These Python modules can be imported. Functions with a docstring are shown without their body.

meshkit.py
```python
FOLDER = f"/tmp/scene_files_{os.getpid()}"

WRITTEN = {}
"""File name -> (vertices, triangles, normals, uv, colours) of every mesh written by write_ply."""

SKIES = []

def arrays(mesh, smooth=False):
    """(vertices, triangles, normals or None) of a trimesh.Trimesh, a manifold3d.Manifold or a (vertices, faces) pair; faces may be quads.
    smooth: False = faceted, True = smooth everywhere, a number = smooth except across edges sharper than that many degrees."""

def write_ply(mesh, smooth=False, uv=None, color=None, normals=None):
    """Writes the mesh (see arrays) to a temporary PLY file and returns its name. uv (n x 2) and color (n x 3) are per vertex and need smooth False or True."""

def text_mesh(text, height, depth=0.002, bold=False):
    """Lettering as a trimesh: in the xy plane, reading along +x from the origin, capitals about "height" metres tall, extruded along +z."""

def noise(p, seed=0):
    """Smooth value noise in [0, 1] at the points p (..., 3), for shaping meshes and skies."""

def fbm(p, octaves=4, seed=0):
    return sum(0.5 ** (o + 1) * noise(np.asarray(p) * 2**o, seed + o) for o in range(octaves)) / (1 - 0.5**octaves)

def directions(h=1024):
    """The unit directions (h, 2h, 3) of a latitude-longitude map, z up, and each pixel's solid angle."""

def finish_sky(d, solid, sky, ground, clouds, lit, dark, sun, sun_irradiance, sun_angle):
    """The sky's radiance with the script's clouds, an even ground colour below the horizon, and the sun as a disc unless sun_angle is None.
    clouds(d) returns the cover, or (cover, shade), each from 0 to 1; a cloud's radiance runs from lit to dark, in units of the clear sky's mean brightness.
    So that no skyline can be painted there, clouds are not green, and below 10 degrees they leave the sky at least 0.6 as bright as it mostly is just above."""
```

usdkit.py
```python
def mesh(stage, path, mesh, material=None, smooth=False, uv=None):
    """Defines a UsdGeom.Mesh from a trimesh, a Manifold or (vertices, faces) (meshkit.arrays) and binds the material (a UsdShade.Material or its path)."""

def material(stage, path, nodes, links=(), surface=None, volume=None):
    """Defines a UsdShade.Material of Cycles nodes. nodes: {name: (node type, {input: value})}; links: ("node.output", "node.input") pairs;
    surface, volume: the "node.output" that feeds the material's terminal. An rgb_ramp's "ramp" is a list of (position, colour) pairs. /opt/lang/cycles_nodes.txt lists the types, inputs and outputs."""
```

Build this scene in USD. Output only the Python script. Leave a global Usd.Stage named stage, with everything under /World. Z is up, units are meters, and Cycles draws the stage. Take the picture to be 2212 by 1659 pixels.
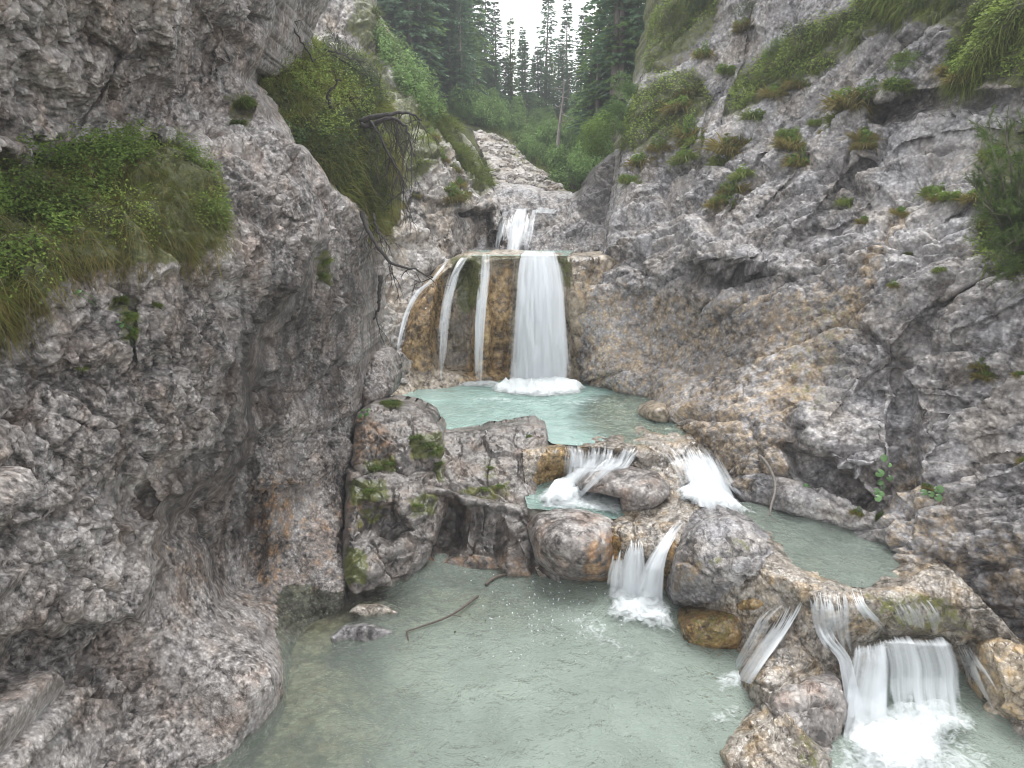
import math, random
import numpy as np
import shapely
from shapely.geometry import Polygon, LineString
from scipy.spatial import Delaunay, cKDTree
from scipy.ndimage import median_filter, gaussian_filter, minimum_filter
from scipy.sparse import coo_matrix, diags
from scipy.interpolate import RBFInterpolator, CubicSpline, PchipInterpolator
import usdkit, meshkit
from pxr import Usd, UsdGeom, UsdLux, UsdShade, Gf, Sdf, Vt

stage = Usd.Stage.CreateInMemory()
UsdGeom.SetStageUpAxis(stage, UsdGeom.Tokens.z)
UsdGeom.SetStageMetersPerUnit(stage, 1.0)
UsdGeom.Xform.Define(stage, '/World')
UsdGeom.Scope.Define(stage, '/World/Looks')
random.seed(3)

# ------------------------------------------------------------------ camera, sky, sun, exposure
CAM = np.array([0.0, 0.0, 6.3])
PITCH = math.radians(13.5)
PW, PH, FPX = 2212.0, 1659.0, 1580.0          # survey picture plane used to place things (pixels, focal length)
EXPOSURE = 1.35
cam = UsdGeom.Camera.Define(stage, '/World/camera')
cam.CreateHorizontalApertureAttr(36.0)
cam.CreateVerticalApertureAttr(27.0)
cam.CreateFocalLengthAttr(36.0 * FPX / PW)
cam.CreateClippingRangeAttr(Gf.Vec2f(0.05, 5000))
cam.CreateExposureAttr(EXPOSURE)
cam.AddTranslateOp().Set(Gf.Vec3d(*CAM))
cam.AddRotateXYZOp().Set(Gf.Vec3f(90 - math.degrees(PITCH), 0, 0))

SUN_EL, SUN_AZ = math.radians(68), math.radians(20)      # azimuth = atan2(x, y)
SKY_STRENGTH = 0.09
CLOUD = (10.0, 9.95, 9.9)
dome = UsdLux.DomeLight.Define(stage, '/World/sky')
dm = usdkit.material(stage, '/World/Looks/overcast_sky', {
    'sky': ('sky_texture', {'sky_type': 'single_scattering', 'sun_disc': False, 'sun_elevation': SUN_EL, 'sun_rotation': SUN_AZ,
                            'aerosol_density': 2.0}),
    'tc': ('texture_coordinate', {}),
    'mp': ('mapping', {'scale': (1.0, 1.0, 2.2)}),
    'n': ('noise_texture', {'scale': 2.3, 'detail': 6.0, 'roughness': 0.55}),
    'cr': ('rgb_ramp', {'ramp': [(0.3, tuple(0.86 * c for c in CLOUD)), (0.7, tuple(1.12 * c for c in CLOUD))]}),
    'mx': ('mix', {'mix_type': 'mix', 'fac': 0.9}),
    'bg': ('background_shader', {'strength': SKY_STRENGTH}),
}, [('tc.generated', 'mp.vector'), ('mp.vector', 'n.vector'), ('n.fac', 'cr.fac'), ('sky.color', 'mx.color1'), ('cr.color', 'mx.color2'),
    ('mx.color', 'bg.color')], surface='bg.background')
UsdShade.MaterialBindingAPI.Apply(dome.GetPrim()).Bind(dm)
sun = UsdLux.DistantLight.Define(stage, '/World/sun')
sun.CreateIntensityAttr(0.40)
sun.CreateAngleAttr(26.0)
sun.CreateColorAttr(Gf.Vec3f(1.0, 0.985, 0.96))
sun.GetPrim().CreateAttribute('inputs:normalize', Sdf.ValueTypeNames.Bool).Set(True)
sun.AddRotateXYZOp().Set(Gf.Vec3f(90 - math.degrees(SUN_EL), 0, 180 - math.degrees(SUN_AZ)))

# ------------------------------------------------------------------ helpers: survey
def ray(px, py):
    """direction through a survey pixel, scaled to 1 m of ground distance ahead"""
    px, py = np.asarray(px, float), np.asarray(py, float)
    r, u = (px - PW / 2) / FPX, (PH / 2 - py) / FPX
    y = math.cos(PITCH) + u * math.sin(PITCH)
    z = -math.sin(PITCH) + u * math.cos(PITCH)
    return np.stack([r / y, np.ones_like(r), z / y], -1)
def P(px, py, Y):
    return CAM + ray(px, py) * np.asarray(Y, float)[..., None]
def YZ(px, py, z):
    return (np.asarray(z, float) - CAM[2]) / ray(px, py)[..., 2]
def PZ(px, py, z):
    return P(px, py, YZ(px, py, z))
def cz(px, py, z):
    """control point lying at height z"""
    return (px, py, float(YZ(px, py, z)))

# ------------------------------------------------------------------ helpers: scene tree
used = {}
def numbered(parent, name):
    k = used.get((parent, name), 0)
    used[(parent, name)] = k + 1
    return f'{parent}/{name}' + (f'_{k:03d}' if k else '')
def tag(prim, label=None, cat=None, group=None, kind=None):
    prim = prim.GetPrim() if hasattr(prim, 'GetPrim') else prim
    for k, v in (('label', label), ('category', cat), ('group', group), ('kind', kind)):
        if v:
            prim.SetCustomDataByKey(k, v)
    return prim
def thing(name, label, cat, loc=(0, 0, 0), rot=(0, 0, 0), scale=(1, 1, 1), group=None, kind=None):
    x = UsdGeom.Xform.Define(stage, numbered('/World', name))
    x.AddTranslateOp().Set(Gf.Vec3d(*map(float, loc)))
    x.AddRotateXYZOp().Set(Gf.Vec3f(*map(float, rot)))
    x.AddScaleOp().Set(Gf.Vec3f(*map(float, scale)))
    tag(x, label, cat, group, kind)
    return x.GetPrim()
def copy(src, name, label, loc, rot=(0, 0, 0), scale=(1, 1, 1), group=None):
    p = stage.DefinePrim(numbered('/World', name), 'Xform')
    p.GetReferences().AddInternalReference(src.GetPath())
    p.SetInstanceable(True)
    p.GetAttribute('xformOp:translate').Set(Gf.Vec3d(*map(float, loc)))
    p.GetAttribute('xformOp:rotateXYZ').Set(Gf.Vec3f(*map(float, rot)))
    p.GetAttribute('xformOp:scale').Set(Gf.Vec3f(*map(float, scale)))
    was = src.GetCustomData()
    tag(p, label or was.get('label'), was.get('category'), group or was.get('group'))
    return p
TRIS = [0]
def obj(name, vf, mat, parent=None, smooth=False, uv=None, attrs=None, kind=None):
    par = str(parent.GetPath()) if parent is not None else '/World'
    m = usdkit.mesh(stage, numbered(par, name), vf, MAT[mat], smooth=smooth, uv=uv)
    TRIS[0] += len(vf[1])
    api = UsdGeom.PrimvarsAPI(m)
    for k, a in (attrs or {}).items():
        a = np.asarray(a, np.float32)
        if a.ndim == 1:
            api.CreatePrimvar(k, Sdf.ValueTypeNames.FloatArray, 'vertex').Set(Vt.FloatArray.FromNumpy(a))
        else:
            api.CreatePrimvar(k, Sdf.ValueTypeNames.Color3fArray, 'vertex').Set(Vt.Vec3fArray.FromNumpy(a))
    if kind:
        tag(m, kind=kind)
    return m.GetPrim()
def cat_meshes(parts):
    v, f, n = [], [], 0
    for a, b in parts:
        v.append(np.asarray(a, float)); f.append(np.asarray(b, int) + n); n += len(a)
    return np.vstack(v), np.vstack(f)

# ------------------------------------------------------------------ helpers: maths
def sstep(a, b, x):
    t = np.clip((x - a) / (b - a), 0, 1)
    return t * t * (3 - 2 * t)
def sfbm(p, scale, octaves=4, seed=0):
    return meshkit.fbm(np.asarray(p) / scale + 37.3 * (seed + 1), octaves, seed) - 0.5
def inside(poly, px, py):
    """signed distance in survey pixels, positive inside"""
    g = Polygon(poly)
    px, py = np.asarray(px, float), np.asarray(py, float)
    x0, y0, x1, y1 = g.bounds
    near = (px > x0 - 130) & (px < x1 + 130) & (py > y0 - 130) & (py < y1 + 130)
    out = np.full(px.shape, -200.0)
    if near.any():
        shapely.prepare(g)
        d, _ = cKDTree(resample(np.array(g.exterior.coords)[:-1], 1.5, True)).query(np.stack([px[near], py[near]], 1), workers=-1)
        out[near] = np.where(shapely.contains_xy(g, px[near], py[near]), d, -d)
    return out
def resample(line, step, closed=False):
    line = np.asarray(line, float)
    if closed:
        line = np.vstack([line, line[:1]])
    seg = np.linalg.norm(np.diff(line, axis=0), axis=1)
    s = np.r_[0, np.cumsum(seg)]
    n = max(int(s[-1] / step), 3)
    t = np.linspace(0, s[-1], n + 1)
    out = np.stack([np.interp(t, s, line[:, k]) for k in range(line.shape[1])], 1)
    return out[:-1] if closed else out
def vnormals(v, f):
    n = np.zeros_like(v)
    c = np.cross(v[f[:, 1]] - v[f[:, 0]], v[f[:, 2]] - v[f[:, 0]])
    for k in range(3):
        np.add.at(n, f[:, k], c)
    return n / np.maximum(np.linalg.norm(n, axis=1, keepdims=True), 1e-12)
def varea(v, f):
    a = np.linalg.norm(np.cross(v[f[:, 1]] - v[f[:, 0]], v[f[:, 2]] - v[f[:, 0]]), axis=1) / 6
    out = np.zeros(len(v))
    for k in range(3):
        np.add.at(out, f[:, k], a)
    return out
def facets(p, w, cell, rng, M=None, tilt=0.5, crack=0.12, depth=0.35):
    """broken-rock relief: each cell a tilted plane at its own height, with cracks between; unit = cell size"""
    q = p if M is None else p @ np.asarray(M).T
    n = int(np.clip(w.sum() / (cell * cell) * 1.15, 8, 60000))
    seeds = q[rng.choice(len(p), n, p=w / w.sum())] + rng.normal(0, 0.25 * cell, (n, 3))
    d, i = cKDTree(seeds).query(q, k=2, workers=-1)
    h0 = rng.uniform(-0.5, 0.5, n)
    t = rng.normal(0, 1, (n, 3)); t *= tilt / np.linalg.norm(t, axis=1, keepdims=True)
    h = h0[i[:, 0]] * 0.55 + ((q - seeds[i[:, 0]]) * t[i[:, 0]]).sum(1) / cell
    e = (d[:, 1] - d[:, 0]) / cell
    return h - depth * (1 - sstep(0, crack, e))

def crack(line, w=7, dy=0.28, fea=None):
    line = resample(line, 12); line = line + 9 * np.stack([sfbm(np.c_[line / 40, 0 * line[:, 0]], 1, 3, 2), sfbm(np.c_[line / 40, 0 * line[:, 0] + 5], 1, 3, 3)], 1)
    w, dy = 0.6 * w, 0.62 * dy
    return (list(LineString(line).buffer(w).exterior.coords)[:-1], dy, fea or w * 1.6)
# ------------------------------------------------------------------ helpers: relief bodies (rock masses, slopes)
BODY = {}
def nb_out(out):
    return len(out)
def tri_fill(pts, g):
    t = Delaunay(pts).simplices
    c = pts[t].mean(1)
    a = pts[t]
    ar = 0.5 * np.abs((a[:, 1, 0] - a[:, 0, 0]) * (a[:, 2, 1] - a[:, 0, 1]) - (a[:, 2, 0] - a[:, 0, 0]) * (a[:, 1, 1] - a[:, 0, 1]))
    return t[shapely.contains_xy(g, c[:, 0], c[:, 1]) & (ar > 1e-9)]
def body(name, mat, outline, ctrl, label, cat, step=4.0, sil=(), rw=40, R=0.5, push=(), cells=(), fb=(), M=None, jit=5, back=2.5,
         stain_shade=None, kind=None, seed=1, smooth=True, tps=1e-4, parent=None, coarse=7, pits=None, cap=None, soft=(), strata=()):
    rng = np.random.default_rng(seed)
    out = resample(outline, step, True)
    nz = np.c_[out, np.full(len(out), seed * 7.7)]
    out = out + jit * 2 * np.stack([sfbm(nz, 45, 4, seed), sfbm(nz, 45, 4, seed + 50)], 1)
    far = (out[:, 0] < -60) | (out[:, 0] > PW + 60) | (out[:, 1] < -60) | (out[:, 1] > PH + 60)
    keep = ~far | (np.arange(len(out)) % coarse == 0)
    out = out[keep]
    g = Polygon(out)
    if not g.is_valid:
        g = g.buffer(0)
        if g.geom_type != 'Polygon':
            g = max(g.geoms, key=lambda x: x.area)
        out = np.array(g.exterior.coords)[:-1]
    x0, y0, x1, y1 = g.bounds
    def grid(a, b, c, d, s):
        xx, yy = np.meshgrid(np.arange(a, c, s), np.arange(b, d, s * 0.87))
        xx = xx + (np.arange(xx.shape[0]) % 2)[:, None] * s / 2
        q = np.stack([xx.ravel(), yy.ravel()], 1)
        return q + rng.uniform(-0.22, 0.22, q.shape) * s
    fine = grid(max(x0, -60), max(y0, -60), min(x1, PW + 60), min(y1, PH + 60), step)
    pts = [fine]
    if x0 < -60 or x1 > PW + 60 or y0 < -60 or y1 > PH + 60:
        c = grid(x0, y0, x1, y1, step * coarse)
        pts.append(c[(c[:, 0] < -62) | (c[:, 0] > PW + 62) | (c[:, 1] < -62) | (c[:, 1] > PH + 62)])
    pts = np.vstack(pts)
    gi = g.buffer(-step * 0.5)
    pts = pts[shapely.contains_xy(gi, pts[:, 0], pts[:, 1])]
    nb = len(out)
    rings = []
    for d in ([0.012 * rw, 0.04 * rw, 0.09 * rw] if sil else []):     # more points where a silhouette curls away
        e = g.buffer(-d)
        for h in getattr(e, 'geoms', [e]):
            if not h.is_empty:
                r_ = resample(np.array(h.exterior.coords)[:-1], step, True)
                rings.append(r_[(r_[:, 0] > -60) & (r_[:, 0] < PW + 60) & (r_[:, 1] > -60) & (r_[:, 1] < PH + 60)])
    if rings:
        d, _ = cKDTree(np.vstack(rings)).query(pts)
        pts = np.vstack([pts[d > 0.35 * step]] + rings)
    pts = np.vstack([out, pts])
    tri = tri_fill(pts, g)
    px, py = pts[:, 0], pts[:, 1]
    ctrl = np.array(ctrl, float)
    sc = 500.0
    rbf = RBFInterpolator(ctrl[:, :2] / sc, np.log(ctrl[:, 2]), kernel='thin_plate_spline', smoothing=tps, degree=1)
    Y = np.exp(np.clip(rbf(pts / sc), np.log(ctrl[:, 2].min() * 0.8), np.log(ctrl[:, 2].max() * 1.25)))
    for poly, dy, fea in push:
        Y = Y + dy * sstep(-fea / 2, fea / 2, inside(poly, px, py))
    calm = np.ones(len(pts))
    for line in sil:
        l = np.asarray(line, float)
        near = out[cKDTree(resample(l, 4)).query(out)[0] < jit * 3 + 3]    # the roughened outline along this silhouette
        d, _ = cKDTree(near if len(near) > 3 else l).query(pts, workers=-1)
        calm = np.minimum(calm, 0.35 + 0.65 * sstep(0, 0.5 * rw, d))
        t = 1 - np.clip(d / rw, 0, 1)
        Y = Y + R * (1 - np.sqrt(np.maximum(1 - t * t, 0)))
    v = P(px, py, Y)
    cr = np.cross(v[tri[:, 1]] - v[tri[:, 0]], v[tri[:, 2]] - v[tri[:, 0]])
    flip = (cr * (v[tri].mean(1) - CAM)).sum(1) > 0
    tri[flip] = tri[flip][:, ::-1]
    n, w = vnormals(v, tri), varea(v, tri)
    ij = np.vstack([tri[:, [0, 1]], tri[:, [1, 2]], tri[:, [2, 0]]]); ij = np.vstack([ij, ij[:, ::-1]])
    A = coo_matrix((np.ones(len(ij)), (ij[:, 0], ij[:, 1])), shape=(len(v), len(v))).tocsr()
    A = diags(1.0 / np.maximum(np.asarray(A.sum(1)).ravel(), 1)) @ A
    n0 = n.copy()
    for _ in range(8):
        n = A @ n
    n = 0.25 * n0 + n
    n /= np.maximum(np.linalg.norm(n, axis=1, keepdims=True), 1e-9)
    q = v + 0.0
    disp = np.zeros(len(v))
    if fb:
        wob = np.stack([sfbm(v, 0.5, 3, seed + 11), sfbm(v, 0.5, 3, seed + 12), sfbm(v, 0.5, 3, seed + 13)], 1)
        q = v + 0.30 * wob
    for cell, amp, tilt, crk in cells:
        disp += amp * facets(q, w, cell, rng, M, tilt, crk)
    for s_, a_ in fb:
        disp += 2 * a_ * sfbm(v, s_, 4, seed + int(s_ * 100))
    for nst, per, amp, wv in strata:                                 # bedding: every layer stands out at its foot and is stepped back at its top
        x = (v @ np.asarray(nst)) / per + wv * sfbm(v, per * 2.5, 3, seed + 5) + 0.25 * sfbm(v, per * 0.4, 2, seed + 6)
        fr = x - np.floor(x)
        gate = sstep(-0.10, 0.12, sfbm(v, per * 3.5, 2, seed + 7)) * (0.6 + 0.8 * meshkit.noise(np.stack([np.floor(x), 0 * x, 0 * x], 1) * 1.37, seed))
        disp += amp * gate * (sstep(0, 0.22, fr) * (1 - fr) - 0.3)
    for poly, keep_, fea in soft:                                   # water-worn areas lose most of their relief
        calm = calm * (1 - (1 - keep_) * sstep(-fea / 2, fea / 2, inside(poly, px, py)))
    if pits:
        ps, pd, th = pits
        disp -= pd * sstep(th, th + 0.10, sfbm(q * np.array([1, 1, 0.75]), ps, 3, seed + 91)) * (0.4 + 1.2 * meshkit.noise(v / (ps * 4), seed))
    v = v + n * (disp * calm)[:, None]
    e_ = np.linalg.norm(v[ij[:, 0]] - v[ij[:, 1]], axis=1)
    st_ = np.bincount(ij[:, 0], e_, len(v)) / np.maximum(np.bincount(ij[:, 0], minlength=len(v)), 1) / (step * v[:, 1] / FPX)
    st_ = (sstep(2.2, 5.0, A @ st_) * (np.arange(len(v)) >= nb_out(out)))[:, None]
    for _ in range(5):                                              # even out folds where the face runs edge-on
        v = v + 0.6 * st_ * (A @ v - v)
    n2 = vnormals(v, tri)
    # closed behind: the rim is carried back and capped
    rim = v[:nb] + np.array([0, back, -0.1]) + ray(px[:nb], py[:nb]) * 0.2
    order = np.arange(nb)
    side = np.vstack([np.stack([order, np.roll(order, -1), len(v) + order], 1), np.stack([np.roll(order, -1), len(v) + np.roll(order, -1), len(v) + order], 1)])
    if cap is None:
        cap = kind != 'structure'
    caps = tri_fill(out, g) + len(v)
    allv, allf = np.vstack([v, rim]), np.vstack([tri, side] + ([caps] if cap else []))
    st = np.zeros((len(allv), 3))
    if stain_shade is not None:  # real stains and moss, plus shade painted through the dark channel
        s = np.zeros((len(v), 3))
        for poly, ch, amt, fea in stain_shade:
            s[:, ch] = np.maximum(s[:, ch], amt * sstep(-fea, fea * 0.5, inside(poly, px, py)))
        st[:len(v)] = s
        st[len(v):] = s[:nb]
    p = obj(name, (allv, allf), mat, parent, smooth=smooth, attrs={'stain_shade': st})
    tag(p, label, cat, None, kind)
    BODY[name] = dict(px=px, py=py, v=v, n=n2, w=varea(v, tri), tree=cKDTree(pts), Y=v[:, 1], prim=p)
    return p
def on(name, px, py):
    b = BODY[name]
    _, i = b['tree'].query([px, py])
    return b['v'][i], b['n'][i]
def scatter(name, poly, count, rng, edge=0):
    b = BODY[name]
    ok = inside(poly, b['px'], b['py'])
    w = b['w'] * (ok > 0)
    if edge:
        w = w * np.clip((ok + 2) / edge, 0, 1)
    i = rng.choice(len(w), count, p=w / w.sum())
    return b['v'][i] + rng.normal(0, 0.012, (count, 3)), b['n'][i]

# ------------------------------------------------------------------ materials
MAT = {}
def mat(name, nodes, links, surface, volume=None):
    MAT[name] = usdkit.material(stage, '/World/Looks/' + name, nodes, links, surface, volume)
def rock(name, dark, mid, light, pale, big=0.9, fine=6.0, knob=22.0, ochre=(0.88, 0.60, 0.34), algae_shade=(0.018, 0.017, 0.017),
         moss=(0.055, 0.065, 0.016), rough=0.6, contrast=1.0, streak=0.0, bumpd=0.03, pits=0.6, spec=0.4, shift=0.0, clast=0.22, patch=0.6, tint=((0.80, 0.74, 0.68), (1.10, 1.10, 1.14)), pale_to=0.5, beds=None):
    c = contrast
    nodes = {
        'g': ('geometry', {}),
        'nb': ('noise_texture', {'scale': big, 'detail': 2.0, 'roughness': 0.6}),
        'nf': ('noise_texture', {'scale': fine, 'detail': 4.0, 'roughness': 0.66}),
        'wv': ('vector_math', {'math_type': 'multiply_add', 'vector2': (0.10 * 9 / knob,) * 3}), 'vo': ('voronoi_texture', {'scale': knob}),
        'vs': ('separate_color', {'color_type': 'rgb'}), 'vt': ('math', {'math_type': 'multiply_add', 'value2': clast, 'value3': -clast / 2}), 'sum2': ('math', {'math_type': 'add'}),
        'mb': ('math', {'math_type': 'multiply_add', 'value2': 0.8, 'value3': -0.40}),
        'mf': ('math', {'math_type': 'multiply_add', 'value2': 1.35 * c, 'value3': 0.5 - 0.675 * c + shift}),
        'sum': ('math', {'math_type': 'add'}),
        'ramp': ('rgb_ramp', {'ramp': [(0.26, dark), (0.42, mid), (0.56, light), (0.76, pale)]}),
        'pit': ('map_range', {'from_min': 0.05, 'from_max': 0.55, 'to_min': 1.0, 'to_max': 1.0 - pits, 'clamp': True}),
        'pm': ('mix', {'mix_type': 'multiply', 'fac': 1.0}),
        'np': ('noise_texture', {'scale': big * 2.4, 'detail': 4.0, 'roughness': 0.62}), 'ps': ('separate_color', {'color_type': 'rgb'}),
        'pr': ('map_range', {'from_min': 0.515, 'from_max': 0.60, 'to_min': 0.0, 'to_max': patch, 'clamp': True}),
        'pg': ('map_range', {'from_min': 0.53, 'from_max': 0.62, 'to_min': 0.0, 'to_max': pale_to, 'clamp': True}),
        'pb': ('rgb_ramp', {'ramp': [(0.36, tint[0]), (0.5, (1, 1, 1)), (0.64, tint[1])]}),
        'q1': ('mix', {'mix_type': 'multiply', 'fac': 1.0}),
        'q2': ('mix', {'mix_type': 'mix', 'color2': light}),
        'q3': ('mix', {'mix_type': 'multiply', 'color2': (0.42, 0.38, 0.36)}),
        # streaks run down the face
        'mp': ('mapping', {'scale': (3.2, 3.2, 0.30)}),
        'ns': ('noise_texture', {'scale': 1.6, 'detail': 2.0, 'roughness': 0.62}),
        'sr': ('map_range', {'from_min': 0.48, 'from_max': 0.66, 'to_min': 0.0, 'to_max': streak, 'clamp': True}),
        'sm': ('mix', {'mix_type': 'multiply', 'color2': (0.34, 0.325, 0.32)}),
        'at': ('attribute', {'attribute': 'stain_shade'}),
        'sp': ('separate_color', {'color_type': 'rgb'}),
        'nm': ('noise_texture', {'scale': 5.0, 'detail': 3.0, 'roughness': 0.7}),
        'og': ('rgb_ramp', {'ramp': [(0.32, tuple(0.62 * x for x in ochre)), (0.52, ochre), (0.7, tuple(1.12 * x + 0.06 for x in ochre))]}),
        'mg': ('rgb_ramp', {'ramp': [(0.3, tuple(0.5 * x for x in moss)), (0.5, moss), (0.7, (moss[0] * 1.9, moss[1] * 1.6, moss[2] * 1.3))]}),
        'bp': ('bump', {'strength': 0.9, 'distance': bumpd}),
        'bn': ('noise_texture', {'scale': fine * 2.6, 'detail': 2.0, 'roughness': 0.65}),
        'rr': ('map_range', {'from_min': 0.35, 'from_max': 0.65, 'to_min': rough - 0.2, 'to_max': rough + 0.15, 'clamp': True}),
        'p': ('principled_bsdf', {'specular_ior_level': spec}),
    }
    links = [('g.position', 'nb.vector'), ('g.position', 'nf.vector'), ('nf.color', 'wv.vector1'), ('g.position', 'wv.vector3'), ('wv.vector', 'vo.vector'), ('vo.color', 'vs.color'), ('vs.r', 'vt.value1'), ('g.position', 'mp.vector'), ('mp.vector', 'ns.vector'),
             ('g.position', 'nm.vector'), ('nb.fac', 'mb.value1'), ('nf.fac', 'mf.value1'), ('mb.value', 'sum.value1'), ('mf.value', 'sum.value2'),
             ('sum.value', 'sum2.value1'), ('vt.value', 'sum2.value2'), ('sum2.value', 'ramp.fac'), ('vo.distance', 'pit.value'), ('pit.result', 'pm.color2'),
             ('g.position', 'np.vector'), ('np.color', 'ps.color'), ('ps.r', 'pr.value'), ('ps.g', 'pg.value'), ('ps.b', 'pb.fac'),
             ('ramp.color', 'q2.color1'), ('pg.result', 'q2.fac'), ('q2.color', 'pm.color1'), ('pm.color', 'q1.color1'), ('pb.color', 'q1.color2'), ('q1.color', 'q3.color1'), ('pr.result', 'q3.fac'),
             ('ns.fac', 'sr.value'), ('sr.result', 'sm.fac'), ('q3.color', 'sm.color1'), ('at.color', 'sp.color'),
             ('nm.fac', 'og.fac'), ('nf.fac', 'mg.fac'), ('g.position', 'bn.vector'), ('bn.fac', 'bp.height'),
             ('bp.normal', 'p.normal'), ('nm.fac', 'rr.value'), ('rr.result', 'p.roughness')]
    nodes['na'] = ('math', {'math_type': 'multiply_add', 'value2': 0.55})
    nodes['nh'] = ('math', {'math_type': 'multiply', 'value2': 0.45})
    links += [('nf.fac', 'nh.value1'), ('ns.fac', 'na.value1'), ('nh.value', 'na.value3')]
    if beds:
        nodes['vr'] = ('vector_rotate', {'rotate_type': 'euler_xyz', 'rotation': beds[0]})
        nodes['vm'] = ('mapping', {'scale': beds[1]})
        links += [('g.position', 'vr.vector'), ('vr.vector', 'vm.vector'), ('vm.vector', 'nf.vector')]
        links.remove(('g.position', 'nf.vector'))
    last = 'sm.color'
    for ch, src, key in (('r', 'og.color', 'o'), ('g', None, 'a'), ('b', 'mg.color', 'm')):  # dark channel: algae streaks, and shade painted under overhangs and in hollows
        nodes['f' + key] = ('math', {'math_type': 'multiply_add', 'value2': 1.5, 'value3': -0.75})     # noise -> +-0.75
        nodes['t' + key] = ('math', {'math_type': 'add'})
        nodes['r' + key] = ('map_range', {'from_min': 0.40, 'from_max': 0.68, 'to_min': 0.0, 'to_max': 0.92, 'clamp': True})
        nodes['z' + key] = ('math', {'math_type': 'multiply', 'use_clamp': True})
        nodes['y' + key] = ('math', {'math_type': 'multiply', 'value2': 6.0, 'use_clamp': True})
        nodes['x' + key] = ('mix', {'mix_type': 'mix' if key == 'm' else 'multiply', 'color2': (0.24, 0.225, 0.22)})
        noise = {'o': 'nm.fac', 'a': 'na.value', 'm': 'nf.fac'}[key]
        links += [(noise, f'f{key}.value1'), (f'sp.{ch}', f't{key}.value1'), (f'f{key}.value', f't{key}.value2'), (f't{key}.value', f'r{key}.value'),
                  (f'sp.{ch}', f'y{key}.value1'), (f'r{key}.result', f'z{key}.value1'), (f'y{key}.value', f'z{key}.value2'),
                  (f'z{key}.value', f'x{key}.fac'), (last, f'x{key}.color1')]
        if src:
            links.append((src, f'x{key}.color2'))
        last = f'x{key}.color'
    links.append((last, 'p.base_color'))
    mat(name, nodes, links, 'p.BSDF')

rock('left_rock', (0.055, 0.049, 0.047), (0.185, 0.170, 0.162), (0.36, 0.335, 0.32), (0.58, 0.55, 0.53), big=0.75, fine=10, knob=20, streak=0.4, pits=0.45, contrast=1.12, clast=0.17, shift=0.05, patch=0.5, tint=((0.97, 0.87, 0.81), (0.97, 0.99, 1.02)))
rock('grey_rock', (0.06, 0.057, 0.059), (0.185, 0.175, 0.175), (0.315, 0.302, 0.302), (0.51, 0.495, 0.49), big=0.45, fine=7, knob=13, streak=0.2, pits=0.4, contrast=1.05, clast=0.16, shift=0.05, ochre=(1.12, 0.92, 0.64), patch=0.4, tint=((1.0, 0.95, 0.88), (0.95, 0.97, 1.02)), beds=((0.0, -0.62, -1.15), (0.42, 1.0, 1.15)))
rock('far_rock', (0.075, 0.071, 0.067), (0.25, 0.235, 0.22), (0.41, 0.385, 0.365), (0.60, 0.575, 0.55), big=0.4, fine=4.5, knob=8, streak=0.2, pits=0.4, bumpd=0.05, contrast=1.25, shift=0.05, ochre=(0.98, 0.8, 0.55), patch=0.4, tint=((1.0, 0.92, 0.82), (0.97, 0.99, 1.02)))
rock('worn_rock', (0.05, 0.046, 0.043), (0.135, 0.122, 0.114), (0.225, 0.208, 0.195), (0.35, 0.33, 0.31), big=0.9, fine=5, knob=15, streak=0.4, rough=0.5, pits=0.3, bumpd=0.015, contrast=1.1, patch=0.4, ochre=(0.98, 0.72, 0.52), tint=((1.0, 0.88, 0.80), (0.98, 1.0, 1.02)))
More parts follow.
